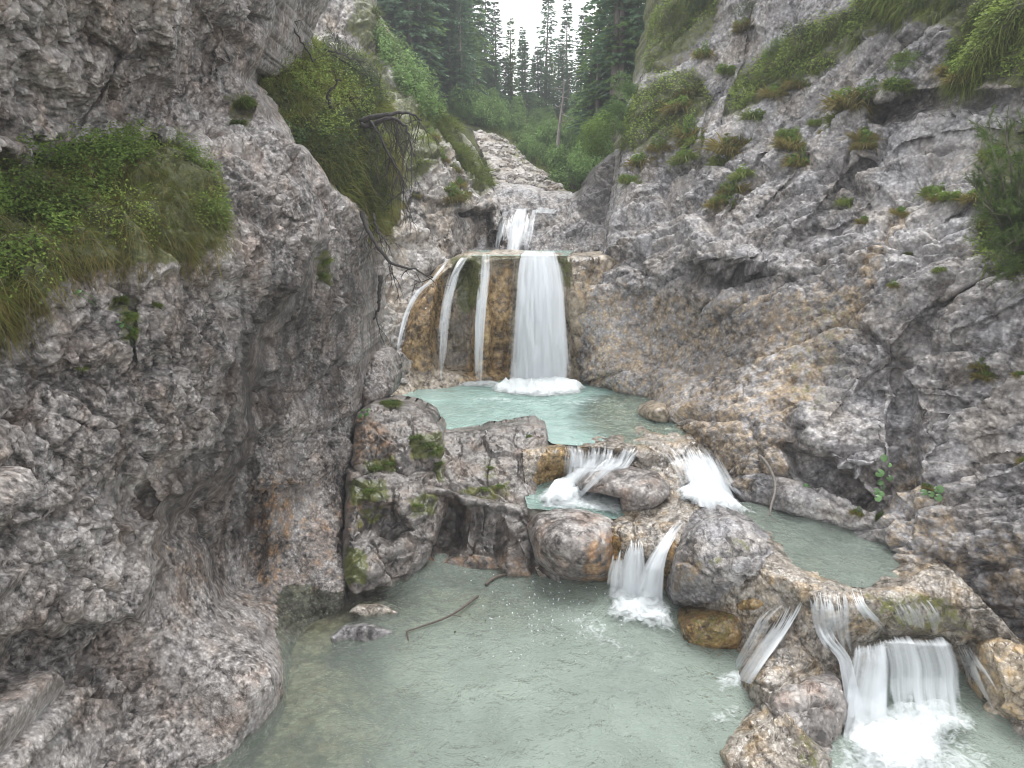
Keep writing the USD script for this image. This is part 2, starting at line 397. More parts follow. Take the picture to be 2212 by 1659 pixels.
rock('brown_rock', (0.08, 0.066, 0.05), (0.22, 0.185, 0.14), (0.35, 0.30, 0.23), (0.47, 0.42, 0.34), big=0.7, fine=5, knob=12, ochre=(1.02, 0.80, 0.48), streak=0.3, rough=0.36, pits=0.2, spec=0.5, contrast=0.9, patch=0.25)
rock('smooth_rock', (0.07, 0.063, 0.06), (0.20, 0.18, 0.17), (0.32, 0.295, 0.28), (0.46, 0.43, 0.41), big=0.9, fine=5, knob=15, streak=0.25, rough=0.5, pits=0.35, bumpd=0.015, contrast=1.2, patch=0.5, tint=((1.0, 0.86, 0.78), (0.98, 1.0, 1.02)))
rock('stream_rock', (0.07, 0.06, 0.05), (0.20, 0.175, 0.145), (0.33, 0.295, 0.255), (0.47, 0.43, 0.38), big=1.0, fine=9, knob=20, contrast=1.2, ochre=(0.95, 0.70, 0.32), rough=0.34, pits=0.4, spec=0.55, bumpd=0.02, patch=0.5, tint=((1.0, 0.86, 0.66), (0.97, 0.99, 1.02)))
rock('scree', (0.18, 0.165, 0.15), (0.30, 0.28, 0.26), (0.40, 0.375, 0.35), (0.50, 0.475, 0.45), big=0.4, fine=4, knob=9, pits=0.25, rough=0.9, moss=(0.07, 0.085, 0.022), bumpd=0.04)
rock('turf', (0.02, 0.022, 0.008), (0.05, 0.06, 0.018), (0.085, 0.10, 0.03), (0.13, 0.14, 0.05), big=0.5, fine=5, knob=20, pits=0.4, rough=0.9, ochre=(1.3, 1.1, 0.8), bumpd=0.05, spec=0.15)
rock('bed', (0.10, 0.085, 0.06), (0.19, 0.165, 0.12), (0.27, 0.24, 0.18), (0.36, 0.33, 0.27), big=1.2, fine=5, knob=9, pits=0.25, rough=0.8)

def leafy(name, a, b, c, trans=0.35, rough=0.55, spec=0.25, yellow=None):
    stops = [(0.0, a), (0.5, b), (0.9, c)] + ([(0.93, c), (0.95, yellow), (1.0, yellow)] if yellow else [])
    mat(name, {
        'g': ('geometry', {}), 'oi': ('object_info', {}),
        'r': ('rgb_ramp', {'ramp': stops}),
        'n': ('noise_texture', {'scale': 1.3, 'detail': 3.0}),
        'nr': ('map_range', {'from_min': 0.3, 'from_max': 0.7, 'to_min': 0.62, 'to_max': 1.3, 'clamp': True}),
        'or': ('map_range', {'from_min': 0.0, 'from_max': 1.0, 'to_min': 0.8, 'to_max': 1.2}),
        'm': ('mix', {'mix_type': 'multiply', 'fac': 1.0}), 'm2': ('mix', {'mix_type': 'multiply', 'fac': 1.0}),
        'p': ('principled_bsdf', {'roughness': rough, 'specular_ior_level': spec}),
        't': ('translucent_bsdf', {}), 'x': ('mix_closure', {'fac': trans})},
        [('g.random_per_island', 'r.fac'), ('g.position', 'n.vector'), ('n.fac', 'nr.value'), ('r.color', 'm.color1'), ('nr.result', 'm.color2'),
         ('oi.random', 'or.value'), ('m.color', 'm2.color1'), ('or.result', 'm2.color2'), ('m2.color', 'p.base_color'), ('m2.color', 't.color'),
         ('p.BSDF', 'x.closure1'), ('t.BSDF', 'x.closure2')], 'x.closure')
leafy('grass_blade', (0.130, 0.163, 0.036), (0.221, 0.267, 0.065), (0.390, 0.377, 0.137), yellow=(0.468, 0.351, 0.169), trans=0.45)
leafy('dry_grass', (0.169, 0.143, 0.046), (0.260, 0.247, 0.078), (0.429, 0.364, 0.156), yellow=(0.494, 0.325, 0.169), trans=0.45)
leafy('herb_leaf', (0.117, 0.182, 0.039), (0.182, 0.286, 0.065), (0.299, 0.390, 0.111), yellow=(0.494, 0.247, 0.104), trans=0.45)
leafy('bright_leaf', (0.20, 0.27, 0.06), (0.29, 0.36, 0.09), (0.38, 0.42, 0.14), trans=0.45, yellow=(0.46, 0.26, 0.14))
leafy('pine_needle', (0.091, 0.143, 0.036), (0.150, 0.221, 0.055), (0.234, 0.299, 0.085), trans=0.45)
leafy('dark_shrub_leaf', (0.058, 0.084, 0.029), (0.109, 0.145, 0.046), (0.181, 0.203, 0.072), trans=0.45)
leafy('conifer_needle', (0.097, 0.166, 0.095), (0.166, 0.255, 0.134), (0.244, 0.343, 0.166), trans=0.35)
leafy('larch_needle', (0.138, 0.225, 0.069), (0.225, 0.332, 0.108), (0.332, 0.431, 0.157), trans=0.35)
leafy('plant_leaf', (0.100, 0.200, 0.070), (0.140, 0.270, 0.100), (0.200, 0.330, 0.140), trans=0.25, rough=0.4, spec=0.5)
def bark(name, a, b, sc=9):
    mat(name, {'g': ('geometry', {}), 'mp': ('mapping', {'scale': (1, 1, 0.25)}), 'n': ('noise_texture', {'scale': sc, 'detail': 6.0, 'roughness': 0.7}),
               'r': ('rgb_ramp', {'ramp': [(0.3, a), (0.7, b)]}), 'bp': ('bump', {'strength': 0.8, 'distance': 0.01}), 'p': ('principled_bsdf', {'roughness': 0.75})},
        [('g.position', 'mp.vector'), ('mp.vector', 'n.vector'), ('n.fac', 'r.fac'), ('r.color', 'p.base_color'), ('n.fac', 'bp.height'), ('bp.normal', 'p.normal')], 'p.BSDF')
bark('bark', (0.05, 0.042, 0.036), (0.16, 0.14, 0.125))
bark('grey_bark', (0.14, 0.125, 0.115), (0.30, 0.28, 0.26))
bark('dead_wood', (0.012, 0.010, 0.010), (0.05, 0.043, 0.04), 25)
bark('pale_dead_wood', (0.07, 0.062, 0.055), (0.18, 0.165, 0.15), 25)
bark('wet_stick', (0.035, 0.026, 0.02), (0.11, 0.09, 0.075), 25)

def water(name, deep, shallow_tint, sc=3.0, amp=0.03, rough=0.05):
    """milky stream water: clear at the margins, clouded where it is deep ('murk')"""
    mat(name, {
        'g': ('geometry', {}),
        'n1': ('noise_texture', {'scale': sc, 'detail': 4.0, 'roughness': 0.6, 'distortion': 0.8}),
        'n2': ('noise_texture', {'scale': sc * 5, 'detail': 3.0, 'roughness': 0.55}),
        'ad': ('math', {'math_type': 'multiply_add', 'value2': 0.22}),
        'bp': ('bump', {'strength': 1.0, 'distance': amp}),
        'n3': ('noise_texture', {'scale': 1.1, 'detail': 3.0}),
        'cr': ('rgb_ramp', {'ramp': [(0.3, tuple(0.85 * x for x in deep)), (0.7, tuple(1.15 * x for x in deep))]}),
        'df': ('diffuse_bsdf', {}),
        'tr': ('transparent_bsdf', {'color': shallow_tint}),
        'at': ('attribute', {'attribute': 'murk'}),
        'mk': ('mix_closure', {}),
        'gl': ('glossy_bsdf', {'color': (1, 1, 1), 'roughness': rough}),
        'fr': ('fresnel', {'IOR': 1.34}),
        'mx': ('mix_closure', {})},
        [('g.position', 'n1.vector'), ('g.position', 'n2.vector'), ('g.position', 'n3.vector'), ('n2.fac', 'ad.value1'), ('n1.fac', 'ad.value3'), ('ad.value', 'bp.height'),
         ('bp.normal', 'gl.normal'), ('bp.normal', 'fr.normal'), ('n3.fac', 'cr.fac'), ('cr.color', 'df.color'), ('at.fac', 'mk.fac'),
         ('tr.BSDF', 'mk.closure1'), ('df.BSDF', 'mk.closure2'), ('fr.fac', 'mx.fac'), ('mk.closure', 'mx.closure1'), ('gl.BSDF', 'mx.closure2')], 'mx.closure')
water('pool_water', (0.20, 0.242, 0.213), (0.78, 0.84, 0.74), sc=2.4, amp=0.42)
water('teal_water', (0.195, 0.29, 0.265), (0.80, 0.86, 0.76), sc=2.6, amp=0.16)

def falling(name, su, sv, lo, hi, colour=(0.66, 0.70, 0.735), detail=4.0):
    """long strands of white water running down v; 'dens' thins it out"""
    mat(name, {
        'tc': ('texture_coordinate', {}), 'mp': ('mapping', {'scale': (su, sv, 1)}), 'mp2': ('mapping', {'scale': (su * 0.28, sv * 0.7, 1), 'location': (3.1, 1.7, 0)}),
        'n': ('noise_texture', {'scale': 1.0, 'detail': detail, 'roughness': 0.6, 'dimensions': '2D'}),
        'n2': ('noise_texture', {'scale': 1.0, 'detail': 2.0, 'roughness': 0.5, 'dimensions': '2D'}),
        'ad': ('math', {'math_type': 'add'}), 'hf': ('math', {'math_type': 'multiply_add', 'value2': 0.5, 'value3': -0.5}),
        'at': ('attribute', {'attribute': 'dens'}), 'sm': ('math', {'math_type': 'add'}),
        'mr': ('map_range', {'from_min': lo, 'from_max': hi, 'to_min': 0.0, 'to_max': 1.0, 'clamp': True}),
        'df': ('diffuse_bsdf', {'color': colour}), 'tl': ('translucent_bsdf', {'color': colour}), 'w': ('mix_closure', {'fac': 0.3}),
        'gl': ('glossy_bsdf', {'roughness': 0.25, 'color': (0.9, 0.9, 0.9)}), 'w2': ('mix_closure', {'fac': 0.08}),
        'tr': ('transparent_bsdf', {}), 'x': ('mix_closure', {})},
        [('tc.UV', 'mp.vector'), ('tc.UV', 'mp2.vector'), ('mp.vector', 'n.vector'), ('mp2.vector', 'n2.vector'), ('n.fac', 'ad.value1'), ('n2.fac', 'ad.value2'),
         ('ad.value', 'hf.value1'), ('hf.value', 'sm.value1'), ('at.fac', 'sm.value2'), ('sm.value', 'mr.value'),
         ('df.BSDF', 'w.closure1'), ('tl.BSDF', 'w.closure2'), ('w.closure', 'w2.closure1'), ('gl.BSDF', 'w2.closure2'),
         ('mr.result', 'x.fac'), ('tr.BSDF', 'x.closure1'), ('w2.closure', 'x.closure2')], 'x.closure')
falling('white_fall', 15, 0.8, 0.16, 0.72)
falling('fine_fall', 24, 1.0, 0.20, 0.72)
falling('strand', 22, 0.6, -0.08, 0.85)
mat('foam', {
    'g': ('geometry', {}), 'n': ('noise_texture', {'scale': 8.0, 'detail': 6.0, 'roughness': 0.7, 'distortion': 0.9}),
    'at': ('attribute', {'attribute': 'dens'}), 'sb': ('math', {'math_type': 'multiply_add', 'value2': 1.4, 'value3': -0.7}), 'sm': ('math', {'math_type': 'add'}),
    'mr': ('map_range', {'from_min': 0.22, 'from_max': 0.85, 'to_min': 0.0, 'to_max': 0.97, 'clamp': True}),
    'df': ('diffuse_bsdf', {'color': (0.60, 0.64, 0.655)}), 'tr': ('transparent_bsdf', {}), 'x': ('mix_closure', {})},
    [('g.position', 'n.vector'), ('n.fac', 'sb.value1'), ('sb.value', 'sm.value1'), ('at.fac', 'sm.value2'), ('sm.value', 'mr.value'), ('mr.result', 'x.fac'),
     ('tr.BSDF', 'x.closure1'), ('df.BSDF', 'x.closure2')], 'x.closure')
mat('haze', {'v': ('principled_volume', {'color': (0.86, 0.9, 0.95), 'density': 0.0014, 'anisotropy': 0.2})}, [], None, 'v.volume')

# ------------------------------------------------------------------ the ground: one sheet under everything, out to the horizon
def floor_z(y):
    return np.interp(y, [-400, -8, 6, 12.2, 13.5, 17.5, 19.4, 21.0, 24, 30, 45, 66, 120, 260, 900], [-14, -3.2, -1.2, -1.3, -0.2, 0.3, 0.2, 1.2, 3.0, 4.6, 8.5, 12.5, 13.5, 15, 20])
def ground_z(x, y):
    f = floor_z(y)
    wl = np.interp(y, [-20, 5, 9, 14, 20, 30, 60, 200], [-14, -9.0, -7.5, -5.5, -5.0, -7, -14, -30])
    wr = np.interp(y, [-20, 5, 9, 14, 20, 30, 60, 200], [16, 11.5, 9.5, 8.0, 5.5, 6, 10, 30])
    rise = 1.1 * np.maximum(wl - x, 0) ** 0.97 + 0.95 * np.maximum(x - wr, 0) ** 0.97
    lim = np.interp(y, [-30, 5, 30, 60, 300], [8, 11, 14, 14, 16])
    f = f + 0.85 * np.maximum(sstep(-0.9, -2.7, x), sstep(10.0, 11.8, y)) * sstep(4.0, 6.0, y) * sstep(13.2, 12.2, y)
    return f + lim * (1 - np.exp(-rise / lim)) + 0.3 * (meshkit.fbm(np.stack([x, y, 0 * x], -1) / 2.3, 4, 5) - 0.5)
ax = np.unique(np.r_[-240:-60:30, -60:-14:4, -14:14:0.3, 14:60:4, 60:241:30])
ay = np.unique(np.r_[-120:-20:20, -20:5:2, 5:32:0.3, 32:80:1.5, 80:320:20])
gx, gy = np.meshgrid(ax, ay)
gv = np.stack([gx.ravel(), gy.ravel(), ground_z(gx, gy).ravel()], -1)
ii = np.arange(len(gv)).reshape(gx.shape)
gf = np.vstack([np.stack([ii[:-1, :-1], ii[:-1, 1:], ii[1:, 1:]], -1).reshape(-1, 3), np.stack([ii[:-1, :-1], ii[1:, 1:], ii[1:, :-1]], -1).reshape(-1, 3)])
far_green = sstep(26, 36, gv[:, 1])
tag(obj('ground', (gv, gf), 'bed', smooth=True, attrs={'stain_shade': np.stack([0.25 * (1 - far_green), 0 * far_green, 1.3 * far_green], -1)}),
    'valley floor and gravel bed under the pools', 'ground', None, 'structure')

# ------------------------------------------------------------------ rock walls and slopes, far to near
BED = np.array([0.33, -0.74, 0.58]); BED = BED / np.linalg.norm(BED)
BEDS = np.eye(3) - 0.62 * np.outer(BED, BED)
NBED = np.cross(BED, np.array([-0.72, -0.35, 0.6])); NBED = NBED / np.linalg.norm(NBED); NBED = NBED * np.sign(NBED[2])
DIAG = np.array([[0.75, 0.4, 0.5], [-0.5, 0.85, 0.2], [-0.6, -0.3, 1.3]])

# far green hillside at the head of the valley
body('green_hillside', 'turf',
     [(700, -260), (1010, 60), (1080, 200), (1150, 235), (1230, 232), (1330, 215), (1420, 120), (1620, -200), (1640, 480), (1000, 480), (820, 330)],
     [(820, 40, 46), (900, 140, 45), (1000, 230, 50), (1080, 215, 62), (1150, 240, 66), (1230, 240, 66), (1330, 225, 58), (1420, 130, 50), (1000, 330, 38), (1100, 400, 32),
      (1200, 410, 31), (1230, 340, 38), (1280, 300, 42), (1400, 350, 36), (1600, -150, 50), (720, -200, 50), (1150, 300, 50), (1620, 460, 33), (1000, 480, 31), (1120, 475, 30), (1230, 475, 30), (1400, 475, 31)],
     'steep green hillside closing the valley behind the falls, with conifers', 'hillside', step=5, sil=[[(1010, 60), (1080, 200), (1150, 235), (1230, 232), (1330, 215)]], rw=20, R=3,
     fb=[(6, 0.9), (1.4, 0.22), (0.5, 0.1)], seed=4, kind='structure', back=6)
body('scree_slope', 'scree',
     [(1022, 285), (1040, 292), (1062, 290), (1085, 300), (1112, 318), (1140, 345), (1168, 372), (1195, 392), (1218, 405), (1236, 425), (1240, 470), (1080, 470), (1068, 400), (1050, 350), (1030, 310)],
     [(1022, 285, 37), (1085, 300, 36.5), (1140, 345, 34.5), (1195, 392, 31.5), (1236, 425, 29.5), (1080, 470, 27.8), (1050, 350, 33), (1120, 400, 30), (1230, 470, 27.5), (1160, 470, 27.6)],
     'bare pale scree slope below the green hillside', 'scree', step=3, fb=[(3, 0.35), (0.7, 0.14), (0.25, 0.07)], cells=[(0.5, 0.08, 0.5, 0.15)], seed=5, jit=7, kind='structure', back=1.5,
     sil=[[(1022, 285), (1085, 300), (1140, 345), (1195, 392), (1236, 425)]], rw=10, R=0.5,
     stain_shade=[([(1130, 400), (1240, 400), (1240, 480), (1130, 480)], 0, 0.45, 30), ([(1030, 280), (1075, 285), (1160, 350), (1240, 405), (1225, 430), (1120, 350)], 2, 0.6, 14), ([(1040, 300), (1075, 400), (1060, 420)], 2, 0.6, 14), ([(1120, 400), (1180, 395), (1170, 425)], 2, 0.45, 12)])
# left slope behind the spur: rocky flank coming down to the falls
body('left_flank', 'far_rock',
     [(560, -300), (770, -200), (800, 0), (835, 60), (868, 120), (905, 170), (935, 215), (985, 265), (1015, 300), (1045, 360), (1070, 400), (1085, 430), (1085, 470), (1065, 520), (1062, 565),
      (960, 575), (905, 700), (870, 830), (740, 840), (640, 500), (520, 200)],
     [(620, -200, 32), (760, -100, 31), (700, 30, 29), (790, 60, 30), (860, 140, 30), (930, 220, 29), (1010, 310, 28), (1070, 410, 26.5), (1060, 540, 24.3), (980, 430, 24.5), (900, 330, 24),
      (820, 300, 24), (950, 560, 21.6), (880, 620, 20.3), (820, 760, 18.6), (860, 800, 18.9), (800, 540, 19.8), (760, 640, 18.6), (700, 400, 21), (600, 200, 25), (900, 480, 22.0), (1000, 500, 23.2)],
     'pale rocky flank with grass strips left of the falls', 'rock slope', step=3.2, sil=[[(770, -200), (800, 0), (868, 120), (935, 215), (1015, 300), (1070, 400), (1085, 440)]], rw=26, R=1.6,
     cells=[(1.5, 0.32, 0.6, 0.1), (0.55, 0.14, 0.6, 0.12), (0.2, 0.055, 0.6, 0.15)], fb=[(2.5, 0.35), (0.4, 0.05)], M=DIAG, seed=6, kind='structure', pits=(0.7, 0.2, 0.12),
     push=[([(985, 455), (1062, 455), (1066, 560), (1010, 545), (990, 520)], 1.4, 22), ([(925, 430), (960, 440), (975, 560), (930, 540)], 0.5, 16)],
     stain_shade=[([(820, 90), (850, 80), (890, 150), (960, 245), (1040, 340), (1075, 400), (1040, 405), (985, 330), (930, 270), (860, 190)], 2, 0.95, 20),
            ([(560, 100), (800, 120), (850, 200), (920, 260), (960, 330), (860, 420), (800, 470), (560, 300)], 2, 0.85, 30),
            ([(990, 455), (1062, 455), (1066, 560), (1010, 545)], 1, 0.55, 20), ([(800, 540), (880, 560), (860, 800), (760, 800)], 0, 0.35, 40),  # dark patch is shade painted into the pushed-back hollow; ochre follows
            ([(780, -60), (830, 60), (800, 100), (750, 60)], 2, 0.8, 25)])
# upper tier round the second fall
body('upper_tier', 'grey_rock',
     [(930, 560), (975, 480), (1005, 430), (1040, 406), (1085, 394), (1130, 403), (1170, 412), (1205, 412), (1240, 420), (1262, 400), (1290, 360), (1335, 320), (1400, 330), (1400, 580), (930, 590)],
     [(930, 575, 22.6), (985, 500, 24.8), (1020, 440, 26.8), (1080, 400, 28.2), (1080, 435, 27.2), (1150, 410, 28.2), (1150, 442, 27.4), (1215, 420, 27.6), (1060, 460, 26.5), (1060, 535, 25.0), (1110, 460, 26.4), (1110, 540, 25.0), (1180, 460, 26.6), (1160, 530, 24.8), (1230, 520, 23.6), (1300, 540, 22.2),
      (1250, 440, 25.5), (1330, 340, 25.5), (1330, 450, 23.6), (1390, 560, 21.8), (1390, 340, 25)],
     'grey rock tier with the small upper waterfall', 'rock ledge', step=2.6, sil=[[(985, 480), (1005, 430), (1040, 406), (1085, 394), (1130, 403), (1170, 412), (1205, 412)], [(1240, 420), (1262, 400), (1290, 360), (1335, 320)]], rw=14, R=1.5,
     cells=[(1.1, 0.22, 0.6, 0.1), (0.4, 0.1, 0.6, 0.12), (0.16, 0.04, 0.6, 0.15)], fb=[(1.6, 0.25), (0.3, 0.04)], M=DIAG, seed=7, kind='structure',
     push=[([(1050, 462), (1086, 462), (1078, 545), (1056, 545)], 0.7, 10)],
     stain_shade=[([(1245, 350), (1340, 320), (1345, 470), (1270, 480), (1240, 440)], 1, 0.75, 18), ([(1040, 455), (1110, 455), (1110, 545), (1040, 545)], 0, 0.4, 14),
            ([(1200, 500), (1290, 490), (1260, 520), (1200, 530)], 1, 0.5, 10)])
# main tier: mound the big fall drops over
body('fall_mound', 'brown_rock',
     [(820, 850), (852, 770), (868, 715), (885, 655), (910, 610), (945, 575), (975, 556), (1010, 546), (1060, 541), (1110, 543), (1200, 545), (1235, 548), (1300, 545), (1370, 560), (1380, 880), (820, 890)],
     [(860, 800, 18.9), (880, 700, 19.2), (920, 620, 19.9), (980, 565, 20.4), (1060, 555, 20.3), (1160, 555, 20.1), (1230, 560, 20.0), (900, 820, 19.0), (1000, 820, 19.3), (1100, 825, 19.55), (1170, 825, 19.6),
      (1240, 830, 19.5), (1000, 700, 19.5), (1060, 700, 19.55), (1160, 700, 19.85), (1240, 700, 19.8), (1310, 600, 20.2), (1320, 820, 19.6), (1360, 860, 19.0), (860, 880, 17.5), (1100, 885, 18.0), (1360, 560, 21)],
     'ochre brown rock mound under the main waterfall', 'rock mound', step=2.6, sil=[[(852, 770), (885, 655), (945, 575), (1010, 546), (1110, 543), (1235, 548), (1300, 545)]], rw=20, R=1.3,
     cells=[(0.8, 0.10, 0.5, 0.1), (0.28, 0.035, 0.5, 0.15)], fb=[(1.2, 0.22), (0.35, 0.05), (0.12, 0.02)], M=np.diag([1, 1, 0.4]), seed=8, kind='structure',
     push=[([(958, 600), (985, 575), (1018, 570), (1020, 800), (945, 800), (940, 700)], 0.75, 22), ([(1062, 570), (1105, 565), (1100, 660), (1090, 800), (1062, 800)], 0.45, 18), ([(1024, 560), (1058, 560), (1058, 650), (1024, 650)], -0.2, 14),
           ([(1110, 560), (1225, 560), (1240, 820), (1090, 820)], 0.35, 24)],
     stain_shade=[([(850, 790), (880, 660), (950, 580), (960, 640), (930, 800)], 0, 1.0, 14), ([(1050, 600), (1100, 570), (1100, 820), (1000, 820)], 0, 0.75, 25), ([(955, 620), (1005, 580), (1015, 790), (935, 790)], 1, 0.46, 20),  # the groove is darkened too: shade of the hollow put into the colour
            ([(975, 560), (1045, 555), (1040, 640), (1000, 680), (985, 620)], 2, 0.85, 14), ([(1240, 560), (1380, 600), (1380, 880), (1240, 850)], 0, 0.4, 40), ([(1200, 555), (1230, 555), (1235, 620), (1215, 620)], 2, 0.6, 8)])
# right wall of the gorge
RW = [(1430, -300), (1425, -60), (1405, 60), (1392, 150), (1372, 225), (1352, 290), (1338, 330), (1328, 390), (1312, 450), (1302, 520), (1296, 560), (1262, 640), (1250, 760), (1256, 840),
      (1300, 880), (1420, 960), (1560, 1080), (1680, 1160), (1850, 1250), (1960, 1330), (2050, 1500), (2060, 1960), (2800, 1960), (2800, -300)]
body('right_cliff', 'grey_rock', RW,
     [(1435, -250, 29), (1415, 20, 26.5), (1380, 220, 24.6), (1335, 360, 22.8), (1305, 500, 21.2), (1270, 640, 20.0), (1262, 760, 19.7), cz(1270, 835, 1.6), cz(1340, 850, 1.6), cz(1405, 868, 1.6), cz(1440, 920, 1.6),
      cz(1500, 960, 1.55), cz(1570, 1020, 1.4), cz(1680, 1100, 1.25), cz(1850, 1150, 1.25), cz(1965, 1222, 1.2), cz(2090, 1310, 0.85), cz(2200, 1470, 0.2), cz(2260, 1640, -0.3), cz(2100, 1560, -0.9), cz(1950, 1330, 0.2), cz(1700, 1170, 0.4), cz(1450, 985, 0.6), cz(1300, 880, 0.6),
      (1420, 620, 18.9), (1420, 780, 18.3), (1530, 590, 17.0), (1530, 700, 17.2), (1530, 850, 15.4), (1700, 520, 16.3), (1700, 700, 15.0), (1700, 900, 13.0), (1700, 1020, 11.9), (1900, 520, 14.3), (1900, 750, 12.7), (1900, 1000, 11.3),
      (2100, 450, 13.2), (2100, 700, 11.7), (2100, 950, 10.4), (2100, 1150, 9.6), (2212, 500, 12.2), (2212, 900, 10.0), (2212, 1250, 8.6), (2212, 100, 13.8), (2000, 100, 16.5), (2000, 280, 15.6), (1800, 50, 19.3), (1800, 300, 17.6), (1600, 50, 22.5),
      (1600, 300, 20.2), (1450, 150, 24.8), (1450, 400, 21.4), (1500, -100, 25.5), (1900, -100, 19), (2212, -150, 15.5), (2600, 300, 10.5), (2600, 900, 8), (2600, 1500, 6.8), (2600, -200, 13)],
     'tall grey fissured cliff forming the right wall of the gorge', 'cliff', step=3.3, sil=[[(1425, -60), (1392, 150), (1352, 290), (1328, 390), (1302, 520)]], rw=26, R=1.0,
     cells=[(2.4, 0.55, 0.55, 0.07), (0.8, 0.22, 0.65, 0.10), (0.28, 0.085, 0.7, 0.14), (0.11, 0.032, 0.7, 0.2)], fb=[(3.5, 0.5), (0.8, 0.06), (0.12, 0.015)], M=BEDS, seed=9, kind='structure', strata=[(NBED, 1.6, 0.36, 0.7), (NBED, 0.55, 0.10, 0.6)], tps=3e-4, pits=(0.5, 0.10, 0.15), soft=[([(1262, 620), (1480, 640), (1640, 650), (1850, 600), (1800, 760), (1700, 900), (1690, 1000), (1560, 1000), (1420, 900), (1270, 820)], 0.42, 90)],
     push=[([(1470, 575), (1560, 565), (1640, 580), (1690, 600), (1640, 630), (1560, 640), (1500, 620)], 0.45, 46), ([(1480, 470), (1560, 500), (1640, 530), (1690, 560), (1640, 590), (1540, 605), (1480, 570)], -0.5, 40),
           ([(1690, 960), (1760, 985), (1830, 1030), (1900, 1090), (1880, 1105), (1800, 1060), (1720, 1010)], 0.55, 18), ([(1700, 860), (1800, 840), (1930, 880), (1940, 1000), (1850, 1030), (1740, 970)], -0.4, 50),
           ([(1930, 800), (1960, 870), (1975, 1000), (1930, 1100), (1890, 1130), (1930, 1000), (1930, 900)], 0.5, 16), ([(1860, 230), (1960, 205), (2080, 195), (2212, 225), (2212, 245), (2080, 222), (1960, 232), (1880, 260)], 0.5, 14),
           ([(1800, 900), (2010, 660), (2060, 640), (1990, 740), (1900, 870)], 0.3, 16), ([(1660, 560), (1760, 460), (1860, 340), (1870, 350), (1790, 470), (1700, 580)], 0.25, 14),
           crack([(1887, 253), (1948, 236), (1990, 229), (2024, 219), (2058, 209), (2099, 215), (2171, 205), (2250, 215)], 9, 0.5), crack([(1842, 315), (1832, 342), (1822, 380), (1800, 420)], 6, 0.35), crack([(1911, 345), (1931, 318), (2017, 291)], 6, 0.35),
           crack([(1757, 496), (1798, 503), (1860, 458), (1904, 407)], 7, 0.4), crack([(1825, 383), (1883, 342)], 5, 0.3), crack([(1538, 198), (1520, 290), (1507, 376)], 6, 0.4), crack([(1962, 957), (1945, 1039), (1950, 1080)], 9, 0.4), crack([(2040, 660), (2092, 625), (2160, 594)], 7, 0.35),
           crack([(1900, 850), (1948, 868), (1986, 854), (2040, 860)], 7, 0.35), crack([(1620, 60), (1590, 170), (1560, 260)], 7, 0.4), crack([(1650, 330), (1600, 420), (1560, 480)], 6, 0.35), crack([(2060, 720), (2140, 690), (2230, 640)], 6, 0.3), crack([(1990, 300), (2100, 280), (2212, 300)], 6, 0.3),
           crack([(2040, 480), (2110, 440), (2150, 400)], 5, 0.3), crack([(1740, 330), (1700, 400), (1640, 460)], 6, 0.3), crack([(2000, 980), (2100, 940), (2212, 930)], 6, 0.3), crack([(2060, 1100), (2130, 1040), (2212, 1020)], 6, 0.3)],
     stain_shade=[([(1250, 600), (1480, 640), (1640, 640), (1850, 590), (1820, 700), (1700, 900), (1690, 1010), (1560, 1000), (1420, 900), (1250, 850)], 0, 0.52, 60),
            ([(1480, 760), (1600, 680), (1700, 640), (1640, 760), (1560, 900), (1460, 900)], 0, 0.35, 40), ([(1620, 900), (1850, 600), (1930, 440), (1955, 470), (1880, 640), (1700, 920)], 0, 0.58, 26),
            ([(1960, 1330), (1900, 1120), (1960, 960), (2010, 1060), (2080, 1150), (2212, 1130), (2212, 1500), (2060, 1400)], 0, 0.48, 60), ([(1440, 960), (1480, 860), (1600, 900), (1700, 1000), (1650, 1090), (1550, 1050)], 0, 0.62, 30),
            ([(1480, 540), (1640, 570), (1700, 600), (1640, 640), (1480, 620)], 1, 0.62, 25), ([(1380, 440), (1560, 480), (1640, 540), (1480, 560), (1380, 520)], 1, 0.35, 50), ([(1800, 780), (2000, 560), (2212, 600), (2212, 720), (2000, 820), (1880, 870)], 1, 0.35, 60),  # shadow beneath the overhang painted dark, with fainter dark bands around it
            ([(1700, 380), (1820, 300), (1900, 380), (1840, 500), (1740, 560), (1640, 540), (1640, 440)], 1, 0.34, 60), ([(1960, 240), (2212, 210), (2212, 330), (1980, 320)], 1, 0.3, 50), ([(1880, 850), (1990, 800), (2212, 760), (2212, 860), (1990, 980), (1900, 1000)], 1, 0.34, 50), ([(1560, 240), (1600, 130), (1760, 30), (1980, -60), (2212, -60), (2212, 190), (2050, 170), (2060, 60), (1900, 40), (1700, 160), (1600, 240)], 2, 0.75, 22),  # broad bands of shade painted on the face, then moss
            ([(1330, 320), (1370, 210), (1500, 150), (1540, 220), (1480, 280), (1380, 320)], 2, 0.7, 25), ([(1400, -60), (1560, -60), (1520, 60), (1420, 160), (1390, 160)], 2, 0.75, 25), ([(2100, 290), (2260, 250), (2260, 620), (2120, 560)], 2, 0.7, 40),
            ([(1700, 640), (1850, 620), (1820, 860), (1700, 900)], 2, 0.38, 40)])
